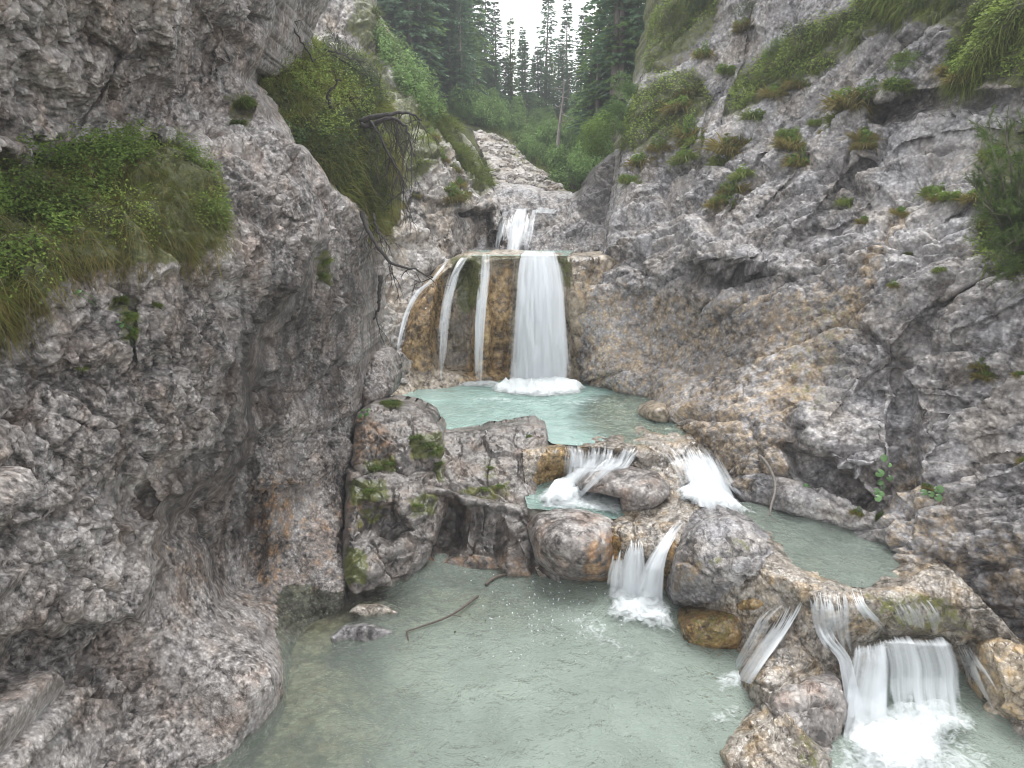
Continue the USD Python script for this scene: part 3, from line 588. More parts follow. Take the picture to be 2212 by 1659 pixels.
# left cliff: bulging knobbly face, smooth streaked wall set back to its right
LC = [(690, -300), (640, -100), (600, 0), (592, 60), (572, 110), (548, 170), (600, 230), (650, 300), (700, 370), (745, 420), (790, 470), (800, 540), (786, 610), (793, 690), (786, 760), (776, 850), (776, 930), (768, 1000), (756, 1080),
      (752, 1180), (745, 1260), (742, 1320), (740, 1960), (-600, 1960), (-600, -300)]
KNOB = [(560, 205), (610, 272), (660, 338), (668, 400), (681, 465), (690, 530), (684, 590), (640, 640), (575, 720), (552, 800), (545, 900), (520, 990), (440, 1065), (360, 1115), (330, 1180), (335, 1260), (300, 1340), (-700, 1400), (-700, 100), (100, 330), (330, 330), (480, 290)]
body('left_cliff', 'left_rock', LC,
     [(690, -250, 13.5), (600, 0, 13.4), (560, 140, 13.2), (560, 210, 13.3), (660, 330, 13.5), (740, 420, 14.2), (795, 520, 14.6), (785, 640, 14.5), (790, 720, 14.4), (775, 880, 14.2), (765, 1000, 13.8), (752, 1150, 12.6), (742, 1290, 11.2), (740, 1400, 11.6), (740, 1600, 11.8),
      (700, 700, 13.3), (640, 800, 12.7), (690, 950, 12.9), (620, 1100, 12.0), (680, 1150, 12.1), (600, 1250, 11.4), (680, 1290, 11.2), (640, 1360, 10.6), (700, 1420, 10.8), (640, 1440, 9.9),
      (615, 1450, 8.8), (600, 1520, 8.35), (560, 1600, 7.9), (520, 1659, 7.6), (640, 1560, 9.4), (600, 1659, 9.0), (480, 1800, 7.2), (620, 1850, 8.5),
      (400, 1200, 9.2), (400, 1400, 8.1), (300, 1600, 6.9), (450, 1550, 7.6), (200, 1300, 7.4), (100, 1600, 6.2), (0, 1300, 6.5), (0, 1000, 6.9), (-50, 1650, 5.6), (0, 760, 7.2), (200, 700, 8.1), (200, 1000, 7.8), (400, 650, 9.4), (400, 900, 9.2), (520, 850, 10.4), (540, 600, 10.7),
      (620, 560, 11.6), (500, 480, 10.4), (560, 350, 11.8), (470, 320, 10.9), (330, 480, 9.2), (100, 560, 7.8), (250, 420, 9.3), (60, 420, 8.5), (430, 180, 11.6), (300, 280, 10.3), (150, 320, 9.0), (0, 330, 8.0), (0, 150, 7.7), (150, 100, 8.6), (330, 100, 9.7), (480, 50, 11.4),
      (150, -150, 8.0), (400, -150, 9.6), (-300, 100, 6.4), (-300, 700, 5.9), (-300, 1200, 5.2), (-300, 1700, 4.3), (-550, 800, 5.0)],
     'massive near cliff of knobbly grey rock with a mossy ledge', 'cliff', step=3.0, sil=[[(640, -100), (600, 0), (572, 110), (548, 170)], [(548, 170), (650, 300), (745, 420), (790, 470), (800, 540), (786, 610), (793, 690), (776, 850), (776, 930), (768, 1000), (752, 1180)]], rw=30, R=0.7,
     cells=[(1.3, 0.26, 0.55, 0.08), (0.42, 0.12, 0.65, 0.10), (0.15, 0.055, 0.7, 0.14), (0.06, 0.02, 0.7, 0.2)], fb=[(1.8, 0.28), (0.4, 0.06), (0.06, 0.012)], M=np.array([[1, 0.1, 0.2], [0, 1, 0.1], [-0.3, 0, 0.8]]), seed=10, kind='structure', tps=2e-4, strata=[(np.array([-0.15, 0.25, 0.95]), 1.0, 0.16, 0.8)], pits=(0.26, 0.09, 0.08), soft=[([(340, 1180), (450, 1150), (560, 1100), (760, 1000), (760, 1340), (640, 1420), (620, 1660), (380, 1660), (330, 1400)], 0.25, 80), ([(590, 660), (700, 560), (790, 560), (780, 1000), (700, 1050), (580, 980)], 0.85, 50)],
     push=[(KNOB, -0.55, 30), ([(-100, 340), (60, 330), (200, 320), (330, 300), (420, 330), (330, 350), (150, 370), (-100, 400)], 0.5, 30), ([(240, 240), (330, 190), (440, 120), (500, 90), (440, 170), (340, 240), (270, 290)], 0.35, 24),
           ([(360, 1115), (450, 1062), (540, 1000), (570, 1100), (560, 1290), (480, 1300), (440, 1180), (360, 1160)], 0.6, 50), ([(250, 1060), (330, 1050), (350, 1110), (300, 1130)], 0.3, 20),
           crack([(140, 900), (202, 933), (239, 929), (300, 918), (359, 909)], 7, 0.22), crack([(400, 815), (450, 805), (506, 792)], 5, 0.18), crack([(376, 895), (479, 871), (515, 862)], 7, 0.22), crack([(369, 765), (366, 861)], 7, 0.14), crack([(147, 785), (160, 830), (171, 861)], 6, 0.14),
           crack([(100, 330), (150, 300), (191, 239), (253, 126), (290, 118), (328, 120)], 8, 0.3), crack([(253, 126), (300, 60), (325, 34), (340, -20)], 7, 0.25), crack([(290, 650), (285, 740), (295, 800)], 6, 0.16), crack([(600, 460), (640, 480), (670, 470)], 6, 0.2), crack([(395, 450), (420, 470), (470, 480)], 7, 0.2),
           crack([(80, 1100), (130, 1160), (200, 1180), (300, 1160)], 7, 0.2), crack([(60, 1300), (140, 1340), (240, 1350)], 7, 0.2), crack([(440, 20), (470, 80), (480, 170)], 6, 0.2)],
     stain_shade=[([(560, 600), (690, 520), (700, 660), (640, 780), (590, 960), (540, 1030), (350, 1130), (300, 1080), (440, 960), (490, 800)], 1, 0.62, 60), ([(690, 540), (790, 600), (785, 760), (720, 900), (640, 900), (600, 760)], 1, 0.5, 40), ([(440, 430), (690, 430), (690, 640), (560, 700), (420, 600)], 1, 0.32, 50),  # painted shadow beside the knobbly bulge, mixed with real black streaks
            ([(-60, 60), (260, 180), (300, 300), (150, 340), (-60, 340)], 1, 0.33, 60), ([(540, 1040), (640, 1030), (650, 1120), (600, 1290), (540, 1290)], 0, 0.5, 70), ([(420, 1090), (520, 1040), (560, 1120), (520, 1180), (420, 1150)], 1, 0.55, 40), ([(620, 1060), (760, 990), (750, 1290), (640, 1290)], 0, 0.35, 60), ([(330, 1150), (440, 1160), (480, 1250), (420, 1300), (330, 1250)], 0, 0.3, 50),  # dark patch in the recess: overhang shadow painted in, beside real ochre
            ([(-60, 330), (130, 340), (380, 310), (480, 390), (490, 480), (420, 560), (180, 580), (60, 660), (-60, 740)], 2, 0.9, 25), ([(250, 640), (300, 640), (300, 740), (260, 740)], 2, 0.6, 12), ([(500, 200), (545, 195), (550, 260), (510, 270)], 2, 0.55, 12), ([(690, 540), (715, 540), (720, 620), (695, 610)], 2, 0.6, 10)])
# grassy spur that tops the set-back wall on the left
body('grassy_spur', 'turf',
     [(556, 185), (575, 110), (598, 60), (640, 62), (700, 95), (745, 130), (800, 175), (835, 215), (850, 260), (838, 330), (835, 400), (832, 460), (800, 505), (750, 480), (700, 440), (660, 360), (610, 270)],
     [(560, 190, 14.6), (600, 70, 16.5), (700, 110, 17.2), (800, 185, 17.6), (845, 260, 17.4), (835, 420, 16.6), (800, 490, 15.6), (740, 440, 14.6), (660, 345, 14.0), (610, 270, 13.9), (700, 220, 15.4), (760, 330, 15.2), (640, 150, 15.6)],
     'grass covered spur overhanging the wall behind the left cliff', 'grassy bank', step=3.6, sil=[[(598, 60), (700, 95), (800, 175), (850, 260), (835, 400), (800, 505)]], rw=24, R=1.0, fb=[(1.5, 0.3), (0.4, 0.12), (0.15, 0.05)], seed=11, kind='structure',
     stain_shade=[([(640, 300), (720, 380), (840, 380), (840, 520), (740, 500)], 0, 0.4, 40)])

# ------------------------------------------------------------------ stream bed stepping down between the pools
SB = [(1130, 950), (1180, 956), (1205, 945), (1195, 915), (1210, 885), (1250, 866), (1330, 860), (1410, 862), (1480, 905), (1540, 950), (1620, 1030), (1720, 1080), (1900, 1120), (2020, 1200), (2120, 1290), (2260, 1450), (2320, 1700), (1500, 1960), (1480, 1659), (1470, 1420), (1430, 1330), (1300, 1310), (1180, 1290), (1130, 1150)]
body('stream_bed', 'stream_rock', SB,
     [cz(1130, 955, 1.6), cz(1200, 962, 1.69), cz(1260, 965, 1.69), cz(1330, 968, 1.69), cz(1400, 962, 1.68), cz(1450, 945, 1.66), cz(1540, 955, 1.62), cz(1220, 890, 1.25), cz(1260, 872, 1.4), cz(1330, 868, 1.52), cz(1415, 872, 1.6), cz(1210, 935, 1.3), cz(1270, 915, 1.48), cz(1340, 920, 1.54), cz(1440, 915, 1.6), cz(1210, 1030, 1.0), cz(1320, 1040, 0.85), cz(1250, 1110, 0.75), cz(1330, 1150, 0.98), cz(1440, 1125, 1.1), cz(1300, 1200, 0.5), cz(1310, 1290, -0.25), cz(1430, 1300, -0.2), cz(1400, 1200, 0.75),
      cz(1440, 1010, 1.35), cz(1520, 1030, 1.25), cz(1500, 1090, 1.2), cz(1600, 1100, 1.1), cz(1750, 1180, 0.95), cz(1880, 1220, 1.05), cz(1985, 1256, 1.38), cz(1700, 1228, 1.36), cz(1645, 1165, 1.36), cz(1800, 1272, 1.35), cz(1890, 1280, 1.34), cz(1930, 1270, 1.36), cz(1750, 1250, 1.36), cz(1620, 1470, 0.28), cz(1580, 1500, -0.45), cz(1560, 1300, 0.55), cz(1500, 1420, -0.2), cz(1600, 1430, 0.0), cz(1690, 1300, 0.98),
      cz(1850, 1340, 1.03), cz(1990, 1340, 1.0), cz(2080, 1350, 0.95), cz(1740, 1400, 0.58), cz(1700, 1500, 0.34), cz(1790, 1500, 0.22), cz(1680, 1420, 0.5), cz(1860, 1420, 0.30), cz(1950, 1420, 0.15), cz(2050, 1420, 0.2), cz(1950, 1560, -0.5), cz(1850, 1600, -0.5), cz(2120, 1500, -0.1), cz(2200, 1560, 0.1), cz(2260, 1450, 0.8), cz(1600, 1560, -0.3), cz(1500, 1700, -0.6), cz(1900, 1750, -0.7), cz(2250, 1750, -0.4)],
     'tan travertine stream bed stepping down between the pools', 'stream bed', step=2.8, cells=[(0.7, 0.09, 0.6, 0.1), (0.24, 0.035, 0.6, 0.16), (0.09, 0.012, 0.6, 0.2)], fb=[(0.7, 0.08), (0.2, 0.03), (0.06, 0.008)], seed=12, kind='structure', tps=1e-4, back=1.5,
     push=[([(1895, 1385), (1930, 1372), (1985, 1362), (2040, 1380), (2062, 1420), (2070, 1540), (1900, 1520)], 0.5, 14), ([(1230, 975), (1260, 968), (1330, 975), (1370, 990), (1340, 1020), (1250, 1020)], 0.35, 14)],
     stain_shade=[([(1180, 960), (1260, 960), (1280, 1010), (1180, 1090), (1140, 1080)], 0, 0.8, 14), ([(1290, 1150), (1340, 1160), (1330, 1290), (1230, 1290)], 0, 0.9, 16), ([(1470, 1100), (1690, 1220), (1960, 1290), (1900, 1400), (1690, 1280), (1480, 1180)], 0, 0.34, 30),
            ([(1860, 1280), (2050, 1290), (2110, 1370), (1980, 1360), (1850, 1330)], 2, 0.52, 20), ([(1600, 1400), (1660, 1360), (1660, 1500), (1600, 1500)], 0, 0.5, 30), ([(1420, 1180), (1460, 1170), (1440, 1330), (1410, 1320)], 0, 0.8, 10)])

# ------------------------------------------------------------------ boulders and slabs
def boulder(name, mat_, outline, ctrl, label, cat='boulder', step=2.6, rw=34, R=0.55, cells=((0.5, 0.10, 0.6, 0.10), (0.17, 0.04, 0.7, 0.14), (0.07, 0.014, 0.7, 0.2)), fb=((0.7, 0.10), (0.15, 0.02)), seed=20, jit=4, back=1.0, stain_shade=None, **k):
    ring = list(outline) + [outline[0]]
    return body(name, mat_, outline, ctrl, label, cat, step=step, sil=[ring], rw=rw, R=R, cells=cells, fb=fb, seed=seed, jit=jit, back=back, stain_shade=stain_shade, **k)

boulder('wall_foot_boulder', 'left_rock', [(776, 790), (800, 758), (830, 755), (852, 775), (858, 810), (850, 850), (820, 880), (780, 890)],
        [(776, 800, 16.0), (820, 760, 16.4), (850, 800, 16.3), (820, 830, 15.6), (830, 875, 15.6), (785, 870, 15.2)], 'grey boulder at the left end of the upper pool', seed=21, rw=22)
boulder('humped_boulder', 'worn_rock', [(770, 890), (800, 872), (850, 866), (900, 876), (935, 895), (955, 930), (958, 965), (965, 1010), (900, 1035), (780, 1045), (755, 1000)],
        [(780, 880, 14.2), (870, 872, 14.7), (940, 905, 14.45), (955, 950, 13.85), (860, 950, 13.7), (800, 960, 13.6), (860, 1020, 13.2), (950, 1000, 13.6), (770, 1020, 13.1)],
        'humped pinkish grey rock with rusty left side at the edge of the upper pool', seed=22, R=0.3, rw=28,
        stain_shade=[([(765, 900), (800, 895), (850, 935), (850, 990), (760, 1010)], 0, 0.6, 16), ([(880, 940), (950, 935), (960, 990), (890, 990)], 2, 0.75, 14), ([(790, 995), (850, 985), (860, 1030), (790, 1040)], 2, 0.8, 14)])
boulder('overhanging_block', 'worn_rock', [(925, 955), (960, 934), (1010, 930), (1060, 924), (1110, 917), (1160, 915), (1182, 925), (1190, 950), (1182, 990), (1160, 1035), (1165, 1080), (1175, 1120), (1130, 1110), (1060, 1100), (1000, 1090), (940, 1060), (930, 1000)],
        [(930, 960, 14.0), (960, 938, 14.45), (1010, 932, 14.5), (1060, 928, 14.6), (1110, 920, 14.75), (1178, 930, 14.55), (1185, 975, 14.1), (1090, 980, 13.9), (1000, 1000, 13.7), (960, 1050, 13.2), (1100, 1060, 13.1), (1160, 1060, 13.2), (1060, 1090, 12.9), (1160, 1110, 12.5)],
        'flat topped pinkish grey block jutting towards the lip of the upper pool', seed=23, rw=26, R=0.22,
        stain_shade=[([(1040, 985), (1070, 985), (1080, 1030), (1050, 1040)], 2, 0.5, 12), ([(990, 1060), (1100, 1040), (1110, 1070), (1000, 1090)], 2, 0.55, 12), ([(930, 960), (960, 950), (960, 1040), (930, 1040)], 2, 0.7, 12)])
boulder('hollow_wall', 'worn_rock', [(900, 1040), (960, 1055), (1060, 1080), (1150, 1095), (1190, 1130), (1215, 1180), (1215, 1300), (1000, 1300), (880, 1300), (890, 1150)],
        [(910, 1050, 12.9), (960, 1070, 12.9), (1060, 1090, 12.75), (1150, 1110, 12.4), (1190, 1160, 11.9), (1190, 1240, 11.6), (960, 1140, 12.7), (1040, 1140, 12.6), (1110, 1160, 12.3), cz(960, 1222, 0.0), cz(1030, 1222, 0.05), cz(1100, 1232, 0.0), cz(1160, 1240, 0.0), (1000, 1290, 12.2), (1150, 1290, 11.9)],
        'dark hollowed rock face above the back of the lower pool', 'rock face', seed=24, rw=20, R=0.3, cells=((0.8, 0.08, 0.5, 0.1), (0.25, 0.03, 0.6, 0.15)), fb=((1.0, 0.12), (0.25, 0.03)),
        push=[([(935, 1075), (975, 1070), (1000, 1110), (990, 1180), (950, 1200), (925, 1150)], 0.45, 30), ([(1090, 1120), (1120, 1140), (1150, 1200), (1150, 1250), (1090, 1250), (1080, 1180)], -0.25, 30)],
        stain_shade=[([(925, 1070), (1010, 1080), (1120, 1100), (1170, 1180), (1180, 1250), (1080, 1200), (1000, 1200), (920, 1200)], 1, 0.72, 30), ([(900, 1190), (1180, 1200), (1180, 1260), (900, 1260)], 0, 0.5, 20)])  # recess painted darker to carry its shade; ochre along the waterline
boulder('mossy_boulder', 'worn_rock', [(748, 1010), (800, 1000), (870, 1003), (930, 1010), (975, 1045), (968, 1100), (945, 1160), (925, 1215), (890, 1262), (830, 1285), (755, 1310), (738, 1200), (742, 1080)],
        [(770, 1015, 13.2), (860, 1008, 13.3), (940, 1020, 13.3), (960, 1080, 12.9), (850, 1060, 12.7), (780, 1080, 12.5), (860, 1140, 12.1), (930, 1180, 12.1), cz(890, 1255, 0), cz(820, 1268, 0), cz(770, 1280, 0), (800, 1180, 11.8), (770, 1300, 11.3), (880, 1290, 11.6)],
        'lumpy mossy rock rising from the back left of the lower pool', seed=25, rw=24, cells=((0.6, 0.15, 0.6, 0.12), (0.2, 0.04, 0.7, 0.14), (0.08, 0.012, 0.7, 0.2)), fb=((0.7, 0.16), (0.15, 0.02)),
        push=[([(780, 1085), (850, 1095), (890, 1150), (840, 1180), (790, 1140)], 0.3, 20)],
        stain_shade=[([(750, 1040), (830, 1040), (840, 1080), (760, 1090)], 2, 0.75, 14), ([(880, 1080), (950, 1060), (950, 1110), (890, 1120)], 2, 0.65, 14), ([(745, 1180), (790, 1190), (790, 1260), (745, 1260)], 2, 0.8, 14), ([(760, 1100), (830, 1090), (830, 1120), (770, 1140)], 2, 0.5, 12),
               ([(745, 1080), (790, 1080), (790, 1150), (745, 1150)], 0, 0.5, 12), ([(790, 1090), (850, 1100), (880, 1160), (840, 1170), (790, 1140)], 1, 0.6, 14)])  # ochre stain, then shade painted into the dent
boulder('smooth_boulder', 'smooth_rock', [(1134, 1136), (1158, 1108), (1200, 1096), (1270, 1100), (1322, 1114), (1342, 1140), (1332, 1190), (1322, 1255), (1295, 1270), (1230, 1262), (1185, 1245), (1155, 1205)],
        [(1145, 1140, 11.9), cz(1200, 1104, 1.12), cz(1290, 1112, 1.10), cz(1330, 1145, 0.98), (1230, 1170, 11.1), (1180, 1180, 11.3), (1300, 1190, 11.05), cz(1235, 1258, 0.0), (1300, 1262, 11.5), (1180, 1235, 11.7), (1270, 1225, 11.0)],
        'water smoothed pale boulder below the small middle basin', seed=26, rw=30, R=0.45, cells=((0.7, 0.05, 0.4, 0.12), (0.2, 0.012, 0.5, 0.2)), fb=((0.8, 0.08), (0.2, 0.02)),
        stain_shade=[([(1270, 1170), (1335, 1150), (1330, 1275), (1250, 1275)], 0, 0.6, 18), ([(1190, 1215), (1270, 1225), (1270, 1265), (1190, 1255)], 1, 0.45, 12)])
boulder('cascade_rock', 'smooth_rock', [(1236, 1042), (1260, 1024), (1310, 1014), (1370, 1010), (1420, 1020), (1448, 1044), (1450, 1070), (1425, 1090), (1390, 1108), (1362, 1116), (1345, 1104), (1340, 1076), (1300, 1064), (1255, 1060)],
        [cz(1245, 1045, 1.25), cz(1310, 1020, 1.55), cz(1370, 1014, 1.6), cz(1440, 1045, 1.45), cz(1440, 1075, 1.3), cz(1390, 1060, 1.5), cz(1320, 1050, 1.45), cz(1370, 1110, 1.0), cz(1300, 1062, 1.3)],
        'worn grey rock with a spout parting the small cascades', seed=27, rw=14, R=0.25, cells=((0.4, 0.04, 0.5, 0.1), (0.14, 0.015, 0.6, 0.2)), fb=((0.4, 0.04), (0.1, 0.01)), back=0.4)
boulder('speckled_boulder', 'grey_rock', [(1462, 1185), (1485, 1145), (1515, 1120), (1570, 1111), (1630, 1126), (1665, 1158), (1688, 1205), (1693, 1250), (1672, 1282), (1610, 1292), (1560, 1314), (1500, 1320), (1452, 1304), (1440, 1270), (1450, 1230)],
        [(1475, 1180, 10.45), (1520, 1125, 10.7), (1570, 1115, 10.7), (1630, 1130, 10.6), (1670, 1170, 10.2), (1690, 1235, 9.9), (1580, 1200, 9.75), (1520, 1220, 9.8), (1640, 1220, 9.65), (1560, 1270, 9.75), (1660, 1275, 9.8), (1560, 1312, 10.1), (1460, 1295, 10.3), (1450, 1250, 10.4)],
        'big speckled grey boulder between the lower pool and the side channel', seed=28, rw=36, R=0.5,
        stain_shade=[([(1450, 1240), (1500, 1235), (1560, 1265), (1640, 1290), (1560, 1320), (1450, 1310)], 1, 0.42, 12), ([(1470, 1200), (1530, 1220), (1500, 1250), (1450, 1290)], 0, 0.5, 14), ([(1560, 1170), (1620, 1175), (1620, 1200), (1570, 1200)], 2, 0.5, 10), ([(1500, 1210), (1570, 1195), (1560, 1215), (1510, 1225)], 2, 0.42, 8)])
boulder('yellow_stone', 'stream_rock', [(1470, 1350), (1500, 1328), (1540, 1318), (1590, 1320), (1612, 1350), (1604, 1395), (1575, 1425), (1520, 1415), (1475, 1385)],
        [cz(1475, 1360, 0.2), cz(1540, 1325, 0.5), cz(1600, 1335, 0.5), cz(1545, 1365, 0.38), cz(1600, 1390, 0.15), cz(1545, 1410, -0.1), cz(1480, 1385, 0.0)],
        'rounded ochre yellow stone at the foot of the big speckled boulder', 'stone', seed=29, rw=18, R=0.25, cells=((0.3, 0.03, 0.5, 0.12), (0.1, 0.01, 0.6, 0.2)), fb=((0.4, 0.05), (0.1, 0.012)), back=0.5,
        stain_shade=[([(1465, 1315), (1615, 1315), (1615, 1430), (1465, 1430)], 0, 0.8, 10), ([(1490, 1325), (1590, 1318), (1580, 1390), (1500, 1390)], 2, 0.46, 10)])
boulder('ochre_cobble', 'stream_rock', [(1588, 1308), (1602, 1292), (1630, 1284), (1655, 1290), (1656, 1312), (1625, 1326), (1598, 1326)],
        [cz(1590, 1312, 0.65), cz(1620, 1288, 0.85), cz(1650, 1300, 0.85), cz(1620, 1308, 0.8), cz(1610, 1326, 0.55)], 'small ochre cobble lodged under the right side of the speckled boulder', 'stone', seed=30, rw=10, R=0.15,
        cells=((0.2, 0.015, 0.5, 0.12),), fb=((0.2, 0.02),), jit=2, back=0.25, stain_shade=[([(1580, 1280), (1660, 1280), (1660, 1330), (1580, 1330)], 0, 1.1, 8)])
boulder('dark_block', 'smooth_rock', [(1668, 1510), (1700, 1480), (1760, 1468), (1810, 1474), (1826, 1520), (1822, 1580), (1806, 1640), (1760, 1665), (1700, 1620), (1672, 1560)],
        [cz(1690, 1500, 0.42), cz(1760, 1474, 0.5), cz(1812, 1500, 0.42), cz(1755, 1530, 0.46), cz(1800, 1600, -0.05), cz(1710, 1590, 0.30), cz(1770, 1650, -0.1)], 'dark grey block on the left bank of the right hand cascade', seed=31, rw=12, R=0.14, back=0.5, cells=((0.5, 0.13, 0.7, 0.1), (0.17, 0.05, 0.7, 0.14), (0.07, 0.014, 0.7, 0.2)))
boulder('bottom_boulder', 'stream_rock', [(1510, 1730), (1535, 1640), (1580, 1575), (1605, 1535), (1660, 1520), (1710, 1545), (1750, 1590), (1800, 1640), (1810, 1740), (1720, 1820), (1560, 1820)],
        [cz(1545, 1640, -0.03), cz(1600, 1550, 0.12), cz(1670, 1530, 0.36), cz(1730, 1590, 0.34), cz(1650, 1610, 0.34), cz(1790, 1680, 0.0), cz(1640, 1720, 0.15), cz(1560, 1780, -0.3)], 'cracked tan boulder at the bottom edge beside the lower pool', seed=32, rw=16, R=0.18, back=0.6, cells=((0.55, 0.14, 0.7, 0.1), (0.2, 0.05, 0.7, 0.14), (0.07, 0.014, 0.7, 0.2)),
        stain_shade=[([(1720, 1570), (1770, 1590), (1770, 1660), (1730, 1650)], 2, 0.5, 14)])
boulder('bank_slab', 'grey_rock', [(1575, 1046), (1610, 1025), (1660, 1022), (1730, 1040), (1800, 1080), (1860, 1120), (1900, 1150), (1840, 1150), (1740, 1122), (1660, 1098), (1600, 1084)],
        [cz(1590, 1045, 1.5), cz(1660, 1030, 1.75), cz(1740, 1050, 1.75), cz(1820, 1095, 1.65), cz(1885, 1148, 1.25), cz(1740, 1115, 1.28), cz(1650, 1090, 1.28), cz(1610, 1075, 1.3), cz(1720, 1080, 1.6)],
        'low grey slab along the far bank of the side channel', 'rock slab', seed=33, rw=14, R=0.2, cells=((0.4, 0.05, 0.5, 0.1), (0.14, 0.02, 0.6, 0.2)), fb=((0.5, 0.05), (0.1, 0.01)), back=0.5,
        stain_shade=[([(1570, 1030), (1640, 1030), (1640, 1060), (1580, 1060)], 0, 0.6, 12)])
boulder('pool_rim_rock', 'brown_rock', [(1375, 892), (1392, 876), (1416, 866), (1438, 872), (1450, 900), (1440, 915), (1400, 908)],
        [cz(1380, 893, 1.68), cz(1416, 870, 2.0), cz(1445, 890, 1.9), cz(1415, 890, 1.9), cz(1420, 910, 1.66)], 'small pointed dark rock in the tan shallows at the right of the upper pool', 'rock', seed=34, rw=10, R=0.2, jit=3, back=0.5, cells=((0.3, 0.05, 0.6, 0.1),), fb=((0.3, 0.04),))
boulder('lower_right_rock', 'brown_rock', [(2085, 1470), (2110, 1390), (2160, 1370), (2240, 1400), (2330, 1480), (2330, 1640), (2200, 1630), (2120, 1560)],
        [cz(2095, 1460, 0.3), cz(2130, 1390, 0.85), cz(2200, 1400, 0.9), cz(2300, 1470, 0.9), cz(2180, 1480, 0.6), cz(2130, 1540, -0.1), cz(2230, 1610, -0.2), cz(2310, 1620, 0.1)], 'brown stained rock at the right edge beside the lower cascade', seed=35, rw=26, R=0.35, back=0.6,
        stain_shade=[([(2080, 1370), (2340, 1370), (2340, 1660), (2080, 1660)], 0, 0.44, 20)])
# two slabs lying half under water at the back left of the lower pool
boulder('sunken_slab', 'stream_rock', [(752, 1322), (770, 1308), (820, 1306), (862, 1322), (864, 1336), (830, 1344), (775, 1336)],
        [cz(755, 1322, 0.03), cz(800, 1310, 0.08), cz(860, 1328, 0.0), cz(810, 1325, 0.05), cz(820, 1342, -0.12)], 'flat tan slab just under the water at the back of the lower pool', 'stone slab', seed=36, rw=8, R=0.12, jit=2, back=0.3, cells=((0.3, 0.02, 0.5, 0.1),), fb=((0.3, 0.02),))
boulder('half_sunken_slab', 'grey_rock', [(714, 1378), (740, 1354), (790, 1352), (850, 1362), (852, 1374), (800, 1392), (760, 1402), (720, 1398)],
        [cz(718, 1380, 0.05), cz(760, 1358, 0.14), cz(845, 1366, 0.02), cz(780, 1372, 0.1), cz(760, 1400, -0.15)], 'dark grey slab breaking the surface near the left wall of the lower pool', 'stone slab', seed=37, rw=8, R=0.12, jit=2, back=0.3, cells=((0.3, 0.03, 0.5, 0.1),), fb=((0.3, 0.02),))

# ------------------------------------------------------------------ water
def pool(name, mat_, poly_xy, z, step, label, murk, amp=0.012, seed=1, wl=0.5):
    g = Polygon(poly_xy)
    x0, y0, x1, y1 = g.bounds
    ys = [y0]
    while ys[-1] < y1:
        ys.append(ys[-1] + step * max(1.0, (ys[-1] - 4) / 6))
    rng = np.random.default_rng(seed)
    pts = []
    for y in ys:
        s = step * max(1.0, (y - 4) / 6)
        xs = np.arange(x0, x1, s)
        pts.append(np.stack([xs + rng.uniform(-.3, .3, len(xs)) * s, np.full(len(xs), y) + rng.uniform(-.3, .3, len(xs)) * s], 1))
    pts = np.vstack(pts)
    pts = pts[shapely.contains_xy(g.buffer(-step * .4), pts[:, 0], pts[:, 1])]
    pts = np.vstack([resample(np.array(g.exterior.coords)[:-1], step * 1.5, True), pts])
    t = tri_fill(pts, g)
    p3 = np.c_[pts, np.zeros(len(pts))]
    a = amp(pts) if callable(amp) else amp
    h = a * 2 * (sfbm(p3 + 0.5 * np.stack([sfbm(p3, 1.3, 3, 5), sfbm(p3, 1.3, 3, 6), 0 * p3[:, 0]], 1), wl, 4, seed))
    v = np.c_[pts, z + h]
    cr = np.cross(v[t[:, 1]] - v[t[:, 0]], v[t[:, 2]] - v[t[:, 0]])[:, 2] < 0
    t[cr] = t[cr][:, ::-1]
    p = obj(name, (v, t), mat_, smooth=True, attrs={'murk': np.clip(murk(pts), 0, 1)})
    return tag(p, label, 'pool', None, 'structure')
def dxy(pl, z):
    return [tuple(PZ(a, b, z)[:2]) for a, b in pl]
POUR = PZ(1385, 1330, 0)[:2]
SPOUT = PZ(1590, 1465, 0)[:2]
CHURN = PZ(1960, 1570, 0)[:2]
def murk_low(p):
    edge = PZ(600, 1600, 0)[0]
    m = 0.18 + 0.62 * sstep(-2.7, -0.3, p[:, 0] + 0.18 * (p[:, 1] - 8)) - 0.44 * sstep(9.2, 11.2, p[:, 1]) * (1 - sstep(0.2, 1.6, p[:, 0]))
    return m + 0.15 * sfbm(np.c_[p, 0 * p[:, 0]], 1.0, 3, 4)
def amp_low(p):
    d = np.minimum(np.linalg.norm(p - POUR, axis=1), np.linalg.norm(p - SPOUT, axis=1) * 1.3)
    return 0.022 + 0.055 * np.exp(-d / 3.0)
pool('lower_pool', 'pool_water', [(-6, 3.0), (9, 3.0), (9, 8.9), (4, 10.4), (2.6, 12.6), (-6, 12.6)], 0.0, 0.035, 'milky grey green lower pool in the foreground', murk_low, amp_low, 1, 0.55)
UP = [(770, 790), (860, 806), (1290, 806), (1330, 840), (1430, 868), (1500, 930), (1480, 952), (1330, 964), (1240, 962), (1192, 958), (1162, 932), (1110, 926), (1060, 934), (1010, 940), (960, 944), (935, 930), (900, 890), (850, 880), (770, 880)]
def murk_up(p):
    c = PZ(1420, 905, 1.65)[:2]
    d = (p - c) / np.array([1.9, 2.7])
    r = np.linalg.norm(d, axis=1) + 0.5 * sfbm(np.c_[p, 0 * p[:, 0]], 0.9, 3, 4)
    return 0.18 + 0.80 * sstep(0.75, 1.15, r)
pool('upper_pool', 'teal_water', dxy(UP, 1.65), 1.65, 0.045, 'clear turquoise pool below the main waterfall', murk_up, 0.010, 2, 0.35)
